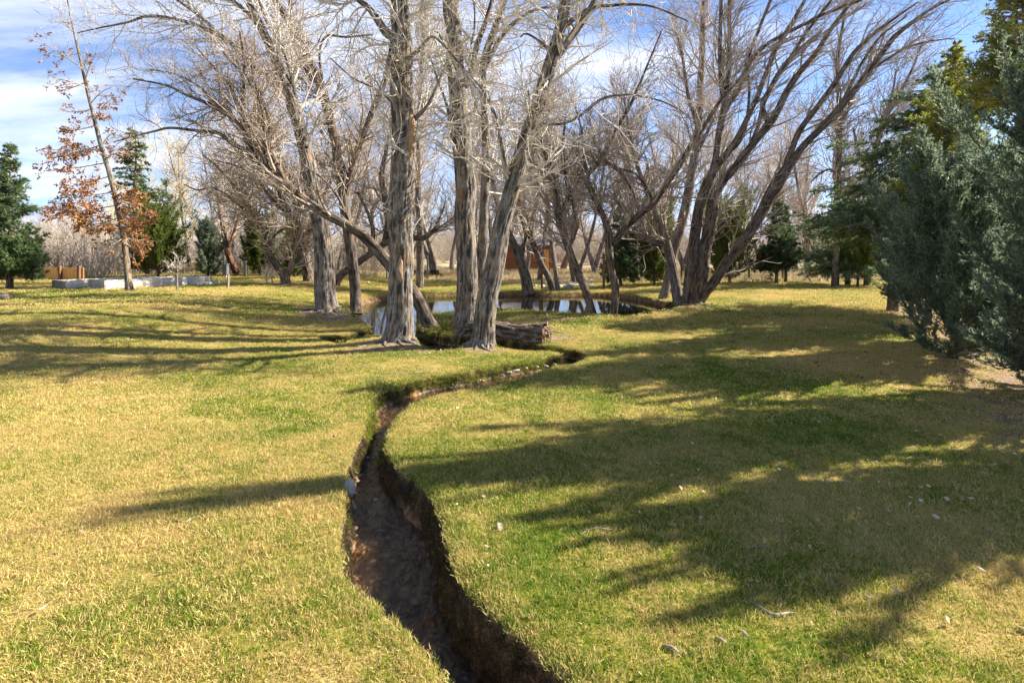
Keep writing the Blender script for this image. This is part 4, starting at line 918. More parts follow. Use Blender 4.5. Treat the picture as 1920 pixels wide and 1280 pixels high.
def build_evergreens():
    J = dict(kind='juniper', leaf='juniper')
    a = conifer('juniper', 'tall blue-green juniper at the right edge, the nearest and largest of the row', (6.55, 6.2), 4.9, 1.15, seed=61, nb=230, n_twig=48, n_leaf=38, llen=0.045, lw=0.014, lz=0.0, **J)
    b = conifer('juniper', 'low pale blue-green juniper with pointed upright plumes in front of the taller ones', (6.75, 8.1), 2.9, 1.15, seed=62, nb=170, n_twig=44, n_leaf=38, llen=0.050, lw=0.014, lz=0.0, **J)
    c = conifer('juniper', 'dark juniper with a short bare stem, beyond the low pale plumed one', (9.05, 11.6), 3.7, 1.15, seed=63, nb=170, n_twig=42, n_leaf=32, llen=0.060, lw=0.017, lz=0.10, **J)
    copy_tree(b, (5.7, 4.5, zat(5.7, 4.5)), 2.1, (0.85, 0.85, 1.1), 'blue-green juniper cut by the right edge, closest to the camera')
    copy_tree(c, (8.8, 9.5, zat(8.8, 9.5)), 1.2, (0.85, 0.85, 0.72), 'tall dull green juniper rising behind the low pale plumed one')
    copy_tree(c, (10.2, 13.6, zat(10.2, 13.6)), 2.6, (0.85, 0.85, 0.75), 'juniper in shade beyond the one with the short bare stem')
    copy_tree(a, (8.2, 6.75, zat(8.2, 6.75)), 1.9, (0.42, 0.42, 1.55), 'tall slim juniper standing just outside the right edge')
    conifer('cedar_tree', 'tall leaning cedar with level drooping sprays reaching left above the junipers', (10.4, 14.6), 7.2, 3.1, 'cedar', 'cedar', 64, nb=190, n_twig=26, n_leaf=26, llen=0.10, lw=0.024, lz=0.28, trunk_r=0.14, lean=(1.6, 0))
    conifer('pine_tree', 'yellow-green sunlit pine crown at the upper right, behind the junipers', (9.25, 11.2), 6.2, 1.3, 'spruce', 'cedar_yellow', 65, nb=200, n_twig=22, n_leaf=26, llen=0.07, lw=0.014, lz=0.35, trunk_r=0.12)
    conifer('pine_tree', 'tall red-trunked conifer at the top right corner', (9.5, 9.9), 8.4, 1.2, 'spruce', 'cedar_yellow', 66, nb=200, n_twig=20, n_leaf=22, llen=0.06, lw=0.014, lz=0.5, trunk_r=0.13)
    conifer('cedar_tree', 'young cedar with spreading level branches at the far right lawn edge', (15.9, 25.2), 6.2, 2.7, 'cedar', 'cedar', 67, nb=110, n_twig=20, n_leaf=22, llen=0.12, lw=0.03, lz=0.10)
    conifer('juniper', 'bushy green juniper with a dark stem in front of the young spreading cedar', (15.6, 24.0), 2.9, 1.25, 'juniper', 'juniper_green', 68, nb=200, n_twig=16, n_leaf=18, llen=0.11, lw=0.03, lz=0.12)
    conifer('spruce_tree', 'dark narrow spruce in the gap right of the many-stemmed tree', (12.9, 26.0), 4.5, 1.15, 'spruce', 'spruce', 69, nb=150, n_twig=16, n_leaf=20, llen=0.11, lw=0.03, lz=0.14)
    conifer('spruce_tree', 'thin dark spruce just right of the dark narrow one', (14.1, 27.5), 4.2, 0.9, 'spruce', 'spruce', 70, nb=110, n_twig=14, n_leaf=18, llen=0.12, lw=0.03, lz=0.16)
    conifer('juniper', 'spreading dark juniper seen through the leaning stem of the many-stemmed tree', (10.8, 26.5), 3.4, 1.7, 'juniper', 'juniper_green', 71, nb=240, n_twig=16, n_leaf=18, llen=0.11, lw=0.03, lz=0.06)
    conifer('spruce_tree', 'dark spruce behind the right of the two slim pond-bank trunks', (4.9, 24.0), 4.0, 1.0, 'spruce', 'spruce', 72, nb=140, n_twig=16, n_leaf=18, llen=0.11, lw=0.03, lz=0.10)
    conifer('juniper', 'wide dark juniper bush filling the far bank left of the clump with the bent arm', (6.6, 24.6), 2.9, 1.35, 'juniper', 'juniper_green', 73, nb=240, n_twig=16, n_leaf=18, llen=0.11, lw=0.03, lz=0.05)
    # left side
    conifer('spruce_tree', 'pointed green spruce cut by the left edge before the golden fence', (-16.2, 17.2), 4.9, 1.2, 'spruce', 'cedar', 74, nb=230, n_twig=22, n_leaf=24, llen=0.09, lw=0.022, lz=0.07)
    conifer('cedar_tree', 'tall dark cedar standing behind the russet oak', (-23.3, 33), 9.2, 2.6, 'cedar', 'cedar', 75, nb=150, n_twig=20, n_leaf=20, llen=0.16, lw=0.045, lz=0.05)
    conifer('juniper', 'round green juniper right behind the pale timber bed', (-16.3, 24.5), 2.7, 1.45, 'juniper', 'juniper_green', 76, nb=240, n_twig=16, n_leaf=18, llen=0.11, lw=0.03, lz=0.05)
    conifer('juniper', 'narrow upright blue-green juniper left of the grey utility box', (-14.3, 25), 2.7, 0.7, 'juniper', 'juniper', 77, nb=200, n_twig=14, n_leaf=18, llen=0.11, lw=0.03, lz=0.03)
    conifer('juniper', 'green juniper among bare stems left of the gnarled willow', (-12.3, 26), 2.9, 0.95, 'juniper', 'juniper_green', 78, nb=200, n_twig=14, n_leaf=18, llen=0.11, lw=0.03, lz=0.05)
    conifer('juniper', 'small dark juniper between the gnarled willow and the leaning willow', (-9.8, 24), 2.2, 0.7, 'juniper', 'juniper_green', 79, nb=140, n_twig=12, n_leaf=16, llen=0.11, lw=0.03, lz=0.03)


build_evergreens()
#---REST---
M['torn'] = plain('torn_wood', (0.20, 0.10, 0.05), (0.52, 0.36, 0.20), 26, 0.85, 0.8, stretch=(2, 2, 0.4))
M['dryblade'] = leaf_mat('dry_blade', [(0.1, (0.26, 0.19, 0.09)), (0.5, (0.46, 0.36, 0.19)), (0.9, (0.62, 0.52, 0.30))], 0.3, cscale=2)
M['tuft'] = leaf_mat('tuft_leaf', [(0.1, (0.10, 0.12, 0.02)), (0.5, (0.30, 0.30, 0.06)), (0.9, (0.55, 0.46, 0.20))], 0.35, cscale=5)


def root_of(word):
    for o in COL.objects:
        if o.parent is None and word in str(o.get('label', '')): return o


def build_tree_details():
    """surface roots, and the torn scar and burl of the stoutest trunk"""
    rng = np.random.default_rng(88)
    for word, n, ln, r0, a0, a1 in (('stoutest', 9, 0.9, 0.055, 3.3, 6.4), ('curving left', 12, 1.1, 0.05, 2.9, 6.6), ('nearest the stream', 7, 0.7, 0.04, 3.2, 6.3), ('broad grey upright', 7, 0.8, 0.05, 3.4, 6.2), ('many-stemmed tree at', 8, 1.0, 0.06, 3.2, 6.4)):
        t = root_of(word); off = np.array(t.location)
        for k in range(n):
            a = rng.uniform(a0, a1); L = ln * rng.uniform(0.5, 1.2); m = 9; p = np.zeros((m, 3)); x, y = off[0] + 0.16 * math.cos(a), off[1] + 0.16 * math.sin(a)
            for q in range(m):
                z = float(ground_z([x], [y])[0]); p[q] = (x, y, z + 0.022 * (1 - q / (m - 1)) - 0.014 * q / (m - 1)); a += rng.normal(0, 0.28); x += L / m * math.cos(a); y += L / m * math.sin(a)
            b = Bag(); bark_tube(b, p - off, np.linspace(r0, 0.008, m) * rng.uniform(0.6, 1), 300 + k, S=10, ds=0.05); b.obj('root', M['bark_grey'], t, True)
    t = root_of('stoutest'); off = np.array(t.location)
    p = np.array([P(x, y, 9.62) for x, y in ((765, 190), (769, 215), (772, 245), (771, 275), (768, 305), (766, 335), (764, 370))]) - off
    b = Bag(); bark_tube(b, p, np.array([0.01, 0.05, 0.075, 0.06, 0.05, 0.04, 0.01]), 71, S=28, ds=0.025, amp=2.6); b.obj('torn_wood', M['torn'], t, True)
    p = np.array([P(x, y, 9.52) for x, y in ((752, 478), (751, 492), (750, 507), (751, 522), (752, 536))]) - off
    b = Bag(); bark_tube(b, p, np.array([0.01, 0.04, 0.055, 0.04, 0.01]), 72, S=28, ds=0.025, amp=2.6); b.obj('burl', M['torn'], t, True)


build_tree_details()


# ------------------------------------------------------------------ bare trees of the background
def build_background_trees():
    protos = []
    for v in range(6):
        rng = np.random.default_rng(200 + v); root = thing('bare_tree', 'x', 'tree', (0, 0, 0), group='bare trees beyond the lawn')
        ns = (1, 2, 3, 1, 4, 2)[v]; H = 11.5; stems = []; tb = Bag()
        for k in range(ns):
            az = rng.uniform(0, 6.28); ln = 0.10 if ns == 1 else 0.26; m = 9; zs = np.linspace(-0.2, H * rng.uniform(0.8, 1), m)
            p = np.stack([ln * zs * math.cos(az) + 0.16 * np.sin(zs * 0.5 + k), ln * zs * math.sin(az) + 0.16 * np.cos(zs * 0.6 + k), zs], 1)
            r = (0.17 if ns < 3 else 0.12) * (1 - np.linspace(0, 1, m) ** 0.8) + 0.012; stems.append((p, r)); bark_tube(tb, p, r, 210 + v * 5 + k, flare=0.3, S=12, ds=0.25)
        tb.obj('trunk', M['bark_far'], root, True)
        pp, rr = stack(stems, 16); n1 = 36
        b1, r1 = spawn(pp, rr, n1, rng, 0.22, 1, ang=(22, 50), K=8, up=0.06, wob=0.12, rr=0.45, rmin=0.014, labs=(1.5, 4.2))
        b2, r2 = spawn(b1, r1, n1 * 9, rng, 0.15, 1, ang=(20, 48), K=6, up=0.06, wob=0.15, rr=0.5, rmin=0.010, labs=(0.7, 1.9))
        b3, r3 = spawn(b2, r2, n1 * 9 * 4, rng, 0.1, 1, ang=(20, 50), K=4, up=0.05, wob=0.16, rr=0.6, rmin=0.0075, labs=(0.3, 0.9))
        c = Bag()
        for p_, r_, S in ((b1, r1, 5), (b2, r2, 3), (b3, r3, 3)):
            co, f = tubes(p_, r_, S); c.add(co, f)
        c.obj('crown', M[('twig_far', 'twig_far', 'twig_brown', 'twig_yellow', 'twig_far', 'twig_far')[v]], root); protos.append(root)
    spots = [(150, 46, 1, .62), (205, 52, 3, .8), (262, 40, 3, .85), (318, 44, 0, .8), (352, 34, 3, .78), (385, 38, 1, .85), (425, 31, 2, .8), (452, 44, 0, 1), (490, 36, 5, .95), (525, 46, 3, 1.1), (560, 33, 1, .95), (598, 42, 0, 1.15), (640, 29, 5, .9), (668, 48, 2, 1.1),
             (700, 36, 0, 1.1), (738, 44, 4, 1.1), (770, 52, 1, 1.2), (815, 34, 5, 1.0), (850, 46, 0, 1.15), (893, 38, 1, 1.1), (925, 30, 0, .95), (955, 52, 4, 1.2), (990, 40, 1, 1.1), (1015, 29, 0, .95), (1055, 46, 5, 1.15), (1082, 28, 2, .95), (1118, 38, 1, 1.05), (1150, 52, 0, 1.3),
             (1190, 32, 0, 1.0), (1215, 44, 4, 1.1), (1252, 29, 0, .95), (1285, 40, 1, 1.15), (1320, 52, 5, 1.2), (1352, 34, 0, 1.0), (1392, 44, 2, 1.05), (1425, 38, 1, 1.0), (1462, 52, 0, 1.2), (1488, 40, 0, 1.05), (1512, 34, 1, .85), (1548, 31, 5, .9), (1600, 46, 4, 1.1), (1655, 38, 1, .95), (1700, 48, 5, 1.0), (1760, 42, 0, .9), (1840, 50, 2, .9)]
    words = 'first second third fourth fifth sixth seventh eighth ninth tenth eleventh twelfth thirteenth fourteenth fifteenth sixteenth seventeenth eighteenth nineteenth twentieth'.split()
    tens = {20: 'twenty', 30: 'thirty', 40: 'forty'}
    def ordw(k): return words[k - 1] if k <= 20 else (tens[k // 10 * 10] + '-' + words[k % 10 - 1] if k % 10 else tens[k].replace('y', 'ieth'))
    rng = random.Random(5); used = set()
    for k, (px, D, v, sc) in enumerate(spots):
        x = (px - CX) / F * D; z = zat(x, D); lab = 'pale bare tree of the far background, %s from the left' % ordw(k + 1); s3 = (sc * rng.uniform(.85, 1.1), sc * rng.uniform(.85, 1.1), sc * rng.uniform(.92, 1.05))
        if v not in used: used.add(v); o = protos[v]; o.location = (x, D, z); o.rotation_euler.z = rng.uniform(0, 6.28); o.scale = s3; o['label'] = lab
        else: copy_tree(protos[v], (x, D, z), rng.uniform(0, 6.28), s3, lab)


build_background_trees()


def build_brush():
    rng = np.random.default_rng(300)
    def clumps(name, rows, m, tw, stems):
        st, dr, ln = [], [], []
        for px, D, h in rows:
            x = (px - CX) / F * D + rng.normal(0, 0.3); z = zat(x, D)
            n = stems; a = rng.uniform(0, 6.28, n); l = np.abs(rng.normal(0, 0.42, n)); rr_ = rng.uniform(0, 0.5, n)
            st.append(np.stack([x + rr_ * np.cos(a), D + rr_ * np.sin(a), np.full(n, z - 0.05)], 1)); dr.append(np.stack([l * np.cos(a), l * np.sin(a), np.ones(n)], 1)); ln.append(h * rng.uniform(0.5, 1.15, n))
        st, dr, ln = np.concatenate(st), np.concatenate(dr), np.concatenate(ln); n = len(st)
        b1, r1 = grow(st, dr, ln, np.full(n, tw * 2.6), np.full(n, tw), 7, rng, 0.14, 0.02)
        b2, r2 = spawn(b1, r1, n * 7, rng, 0.15, 1, ang=(20, 55), K=5, up=0.05, wob=0.2, rr=0.6, rmin=tw, lf=(0.2, 0.5)); b3, r3 = spawn(b2, r2, n * 22, rng, 0.1, 1, ang=(20, 55), K=3, up=0.05, wob=0.2, rr=0.7, rmin=tw * 0.8, lf=(0.3, 0.7))
        c = Bag()
        for p_, r_, S in ((b1, r1, 4), (b2, r2, 3), (b3, r3, 3)):
            co, f = tubes(p_, r_, S); c.add(co, f)
        tag(c.obj(name, M[m]), kind='stuff')
    R_ = rng.uniform
    clumps('undergrowth', [(R_(95, 260), R_(24, 36), R_(1.6, 3.2)) for _ in range(34)] + [(R_(250, 620), R_(27, 40), R_(1.6, 3.4)) for _ in range(46)] + [(R_(640, 1200), R_(58, 95), R_(2.6, 5.2)) for _ in range(150)] + [(R_(1150, 1490), R_(48, 80), R_(1.6, 3.6)) for _ in range(40)] + [(R_(1560, 1900), R_(32, 50), R_(1.6, 3.0)) for _ in range(20)], 'brush', 0.0065, 22)
    clumps('undergrowth', [(R_(560, 700), R_(27, 36), R_(1.2, 2.6)) for _ in range(9)] + [(R_(100, 330), R_(26, 40), R_(1.2, 2.6)) for _ in range(16)] + [(R_(1480, 1500), 40, 2.2)], 'twig_brown', 0.006, 18)
    clumps('undergrowth', [(R_(-200, 2200), R_(70, 150), R_(3, 7)) for _ in range(190)], 'brush', 0.025, 16)
    # scrubby dry grass at the wood's edge
    pats = [blade_patch('f%d' % i, 120, 0.6, 0.30, 0.02, rng, 0.5, M['dryblade']) for i in range(3)]
    n = 1500; px = R_(0, 1920, n); D = R_(27.5, 46, n); x = (px - CX) / F * D; z = gz(x, D)
    scatter('dry_grass', np.stack([x, D, z], 1), np.stack([0 * x, 0 * x, R_(0, 6.28, n)], 1), R_(0.5, 1.3, n), rng.integers(0, 3, n), pats)


build_brush()


# ------------------------------------------------------------------ made things
def box_co(x0, x1, y0, y1, z0, z1, bev=0.0):
    bm_v = np.array([(x, y, z) for z in (z0, z1) for y in (y0, y1) for x in (x0, x1)], float)
    return bm_v, np.array([[0, 2, 3, 1], [4, 5, 7, 6], [0, 1, 5, 4], [2, 6, 7, 3], [0, 4, 6, 2], [1, 3, 7, 5]])


def boxes(name, lst, m, parent, bevel=0.006):
    b = Bag()
    for q in lst:
        co, f = box_co(*q[:6])
        if len(q) > 6:      # tilt about its foot along x
            a = q[6]; c = co[:, 2] - q[4]; co[:, 0] += c * math.tan(a)
        b.add(co, f)
    o = b.obj(name, M[m], parent); md = o.modifiers.new('bevel', 'BEVEL'); md.width = bevel; md.segments = 1
    return o


def build_beds():
    def bed(label, c, L, Wd, h, m='palewood'):
        z = zat(*c) - 0.05; t = thing('planter_bed', label, 'garden bed', (c[0], c[1], z), math.atan2(0.853, 0.522), 'timber garden beds')
        n = 2 if h > 0.2 else 1; bh = (h + 0.05) / n
        for nm, q in (('side_board', (0, L, -0.02, 0.025)), ('side_board', (0, L, Wd - 0.025, Wd + 0.02)), ('end_board', (-0.045, -0.002, -0.02, Wd + 0.02)), ('end_board', (L + 0.002, L + 0.045, -0.02, Wd + 0.02))):
            boxes(nm, [(*q, k * bh + 0.003, (k + 1) * bh - 0.003) for k in range(n)], m if nm == 'side_board' else 'greywood', t)  # ends coloured grey as the shaded faces, sides pale as the sunlit ones
        xs, ys = np.meshgrid(np.linspace(0.01, L - 0.01, 30), np.linspace(0.03, Wd - 0.03, 14)); zz = h - 0.02 + 0.06 * n2(xs, ys, 4, 5) + 0.03 * n2(xs, ys, 12, 6)
        i = np.arange(13)[:, None] * 30; j = np.arange(29)[None]; f = np.stack(np.broadcast_arrays(i + j, i + j + 1, i + 31 + j, i + 30 + j), -1).reshape(-1, 4)
        mesh('soil', np.stack([xs, ys, zz], -1).reshape(-1, 3), f, M['compost'], t, True)
        boxes('corner_post', [(a, a + 0.05, b_, b_ + 0.05, 0.0, h + 0.03) for a in (0.03, L - 0.08) for b_ in (0.03, Wd - 0.09)], 'greywood', t)
    bed('timber bed, the left one, with an end board greyed for shade toward the lawn', (-14.7, 17.6), 3.0, 1.05, 0.26)
    bed('long pale timber bed right behind the russet oak trunk', (-12.85, 16.85), 3.3, 1.15, 0.30)
    bed('low pale timber frame at the right end of the long bed', (-11.5, 19.0), 1.1, 0.9, 0.12)


def build_fences():
    z = zat(-19.5, 22.3)
    t = thing('board_fence', 'golden board fence low at the far left behind the green spruce', 'fence', (-22.6, 22.3, z))
    rng = random.Random(3); b = []
    x = 0
    while x < 4.6:
        w = rng.uniform(0.12, 0.15)
        if not 2.55 < x < 2.62: b.append((x, x + w, 0, 0.02, 0.0, 0.52 + rng.uniform(-.02, .02), rng.uniform(-.008, .008)))
        x += w + 0.006
    boxes('boards', b, 'fence', t, 0.003)
    for x in (0.0, 2.3, 3.72, 4.5): boxes('post', [(x, x + 0.1, -0.12, -0.003, -0.1, 0.60, -0.05 if x == 3.72 else 0)], 'darkwood', t)
    boxes('rail', [(0, 4.6, 0.022, 0.06, 0.12, 0.2), (0, 4.6, 0.022, 0.06, 0.38, 0.45)], 'fence', t)
    # wire fence along the field on the right
    t = thing('wire_fence', 'thin wire fence with wooden posts along the field right of the pond', 'fence', (9.5, 30, zat(9.5, 30)))
    for k in range(7):
        x = k * 1.9; zz = zat(9.5 + x, 30) - zat(9.5, 30); boxes('post', [(x, x + 0.09, 0, 0.09, zz - 0.2, zz + 1.05)], 'darkwood', t)
    w = Bag()
    for zz in (0.3, 0.6, 0.9):
        pts = np.stack([np.linspace(0, 11.5, 12), np.full(12, 0.045) - 0.055, np.full(12, zz)], 1)[None]; co, f = tubes(pts, np.full((1, 12), 0.006), 4); w.add(co, f)
    w.obj('wire', M['metal'], t)
    t = thing('wire_fence', 'wire fence with thin posts behind the trunks on the left far lawn edge', 'fence', (-17, 27.5, zat(-17, 27.5)))
    for k in range(8):
        x = k * 2.1; boxes('post', [(x, x + 0.08, 0, 0.08, -0.2, 1.0)], 'greywood', t)
    w = Bag()
    for zz in (0.3, 0.6, 0.9):
        pts = np.stack([np.linspace(0, 14.7, 12), np.full(12, -0.01), np.full(12, zz)], 1)[None]; co, f = tubes(pts, np.full((1, 12), 0.005), 4); w.add(co, f)
    w.obj('wire', M['metal'], t)
    for lab, px, D, h, w_, m in (('short pale post standing on the far left lawn beside the blue-green juniper', 428, 17.6, 0.42, 0.05, 'greywood'), ('dark post at the far pond bank between two leaning trunks', 1016, 23.6, 0.85, 0.09, 'darkwood'), 
                                ('pale metal post right of the grey utility box', 460, 25.2, 0.75, 0.1, 'metal'), ('dark post left of the wide dark juniper on the far bank', 1132, 23.2, 1.5, 0.1, 'darkwood')):
        x = (px - CX) / F * D; z = zat(x, D); t = thing('post', lab, 'post', (x, D, z)); a = -0.07 if 'rust' in lab else 0
        boxes('shaft', [(-w_ / 2, w_ / 2, -w_ / 2, w_ / 2, -0.2, h, a)], m, t, 0.01); boxes('cap', [(-w_ / 2 - .01 + h * math.tan(a), w_ / 2 + .01 + h * math.tan(a), -w_ / 2 - .01, w_ / 2 + .01, h, h + 0.03)], m, t, 0.01)
    x, y = -13.05, 24.3; t = thing('utility_box', 'grey metal utility box right of the blue-green juniper on the far left', 'box', (x, y, zat(x, y)))
    boxes('cabinet', [(-.11, .11, -.11, .11, .15, .6)], 'metal', t, 0.02); boxes('lid', [(-.13, .13, -.13, .13, .6, .64)], 'metal', t, 0.01); boxes('stand', [(-.05, .05, -.04, .04, -.1, .15)], 'greywood', t)


def build_shed():
    x, y = 1.55, 44.0; t = thing('cabin', 'small rust-red timber cabin with a grey roof, half hidden beyond the pond', 'building', (x, y, zat(x, y)), 0.12)
    L, Wd, h = 4.0, 3.0, 2.1
    planks = [(-L / 2, L / 2, 0, 0.05, k * 0.2, k * 0.2 + 0.192) for k in range(11)]
    boxes('wall', planks, 'rustwood', t, 0.01)
    boxes('wall', [(-L / 2 - 0.05, -L / 2 - .002, 0, Wd, 0, 2.2)], 'rustwood', t); boxes('wall', [(L / 2 + .002, L / 2 + 0.05, 0, Wd, 0, 2.2)], 'rustwood', t); boxes('wall', [(-L / 2, L / 2, Wd - .05, Wd, 0, 2.2)], 'rustwood', t)
    d = boxes('door', [(1.15, 1.5, -0.045, -0.003, 0.02, 1.8)], 'fence', t, 0.01); boxes('handle', [(1.22, 1.26, -0.075, -0.047, 0.9, 1.02)], 'darkwood', d, 0.004)
    wn = boxes('window', [(-1.2, -0.3, -0.04, -0.003, 0.9, 1.6)], 'darkwood', t, 0.01)
    co = np.array([(-L / 2 - .4, -.5, 2.1), (L / 2 + .4, -.5, 2.1), (L / 2 + .4, Wd / 2, 3.0), (-L / 2 - .4, Wd / 2, 3.0), (-L / 2 - .4, Wd + .5, 2.1), (L / 2 + .4, Wd + .5, 2.1)]); co2 = co + [0, 0, 0.1]
    f = np.array([[0, 1, 2, 3], [3, 2, 5, 4]]); f2 = f[:, ::-1] + 6; sd = np.array([[1, 0, 6, 7], [2, 1, 7, 8], [5, 2, 8, 11], [4, 5, 11, 10], [3, 4, 10, 9], [0, 3, 9, 6]])
    mesh('roof', np.concatenate([co, co2]), [f[:, ::-1], f2[:, ::-1], sd], M['roof'], t)


def build_log():
    a = np.array([-0.85, 10.75, 0.10]); c = np.array([0.64, 10.02, 0.06]); t = thing('fallen_log', 'rotten fallen log bridging the channel right of the leaning cottonwood', 'log', tuple(c - [0, 0, 0.25])); off = np.array(t.location)
    n = 12; k = np.linspace(0, 1, n)[:, None]; p = a + (c - a) * k; p[:, 2] += 0.03 * np.sin(k[:, 0] * 7); r = 0.19 + 0.05 * k[:, 0] ** 2; b = Bag(); bark_tube(b, p - off, r, 401, S=64, ds=0.03, amp=2.2); o = b.obj('bark', M['bark_brown'], t, True)
    ax = unit(c - a); u1 = unit(np.cross(ax, [0, 0, 1.])); u2 = np.cross(ax, u1); th = np.arange(40) * 2 * math.pi / 40; rings = []
    for q, rr_ in enumerate((0.245, 0.22, 0.17, 0.11, 0.05, 0.001)):
        dd = (0.0, 0.035, -0.03, -0.05, -0.03, -0.05)[q] + 0.03 * vnoise(np.stack([np.cos(th) * 3 * rr_ / .1, np.sin(th) * 3 * rr_ / .1, th * 0 + q], -1), 5)
        rings.append(c + ax * dd[:, None] + rr_ * (1 + 0.1 * np.sin(th * 5 + q))[:, None] * (np.cos(th)[:, None] * u1 + np.sin(th)[:, None] * u2))
    co = np.concatenate(rings) - off; i = np.arange(5)[:, None] * 40; j = np.arange(40)[None]; f = np.stack(np.broadcast_arrays(i + j, i + (j + 1) % 40, i + 40 + (j + 1) % 40, i + 40 + j), -1).reshape(-1, 4)
    mesh('broken_end', co, f, M['darkwood'], t, True)
    rng = np.random.default_rng(402)
    for q in range(9):
        s = c + rng.normal(0, 0.06, 3) + [0, 0, 0.12]; d = np.array([[rng.uniform(.2, 1), rng.uniform(-1, .2), rng.uniform(-.4, .5)]]); pts, rad = grow(s[None], d, np.array([rng.uniform(.15, .42)]), np.array([0.016]), np.array([0.004]), 9, rng, 0.35, -0.05)
        co, f = tubes(pts - off, rad, 7); mesh('root', co, f, M['root'], t, True)


def build_tuft():
    rng = np.random.default_rng(500)
    def tuft(label, x, y, n, L, z=None, m='tuft'):
        z = float(ground_z([x], [y])[0]) if z is None else z; t = thing('grass_tuft', label, 'grass', (x, y, z))
        a = rng.uniform(0, 6.28, n); l = np.abs(rng.normal(0.2, 0.55, n)); d = np.stack([l * np.cos(a), l * np.sin(a), np.ones(n)], 1); s = np.stack([rng.normal(0, 0.07, n), rng.normal(0, 0.07, n), np.zeros(n)], 1)
        pts, rad = grow(s, d, L * rng.uniform(0.5, 1.1, n), np.full(n, 0.005), np.full(n, 0.001), 8, rng, 0.05, -0.24); co, f = tubes(pts, rad, 3); mesh('blades', co, f, M[m], t, attrs={'rnd': np.repeat(rng.uniform(0, 1, n), 24)})
    tuft('big arching tuft of green and straw grass at the foot of the broad cottonwood', -1.36, 10.75, 420, 0.40, 0.0)
    tuft('pale dry grass tuft hanging over the ditch at its inner bend', -1.62, 6.55, 200, 0.16)
    tuft('small dry grass tuft on the ditch lip before the fallen log', -0.05, 7.6, 160, 0.16)


def rock(name, label, cat, loc, size, m, seed, group=None, sub=4, rz=0.0):
    import bmesh
    bm = bmesh.new(); bmesh.ops.create_icosphere(bm, subdivisions=sub, radius=1); co = np.array([v.co[:] for v in bm.verts])
    n = 0.32 * vnoise(co * 1.1 + seed, seed) + 0.14 * vnoise(co * 2.7, seed + 1) + 0.05 * vnoise(co * 8, seed + 2); q = co * (1 + n)[:, None] * np.array(size)
    for v, c in zip(bm.verts, q): v.co = c
    me = bpy.data.meshes.new(name); bm.to_mesh(me); bm.free(); me.polygons.foreach_set('use_smooth', np.ones(len(me.polygons), bool)); me.materials.append(M[m])
    o = bpy.data.objects.new(name, me); COL.objects.link(o); o.location = loc; o.rotation_euler = (0, 0, rz); return tag(o, label, cat, group)


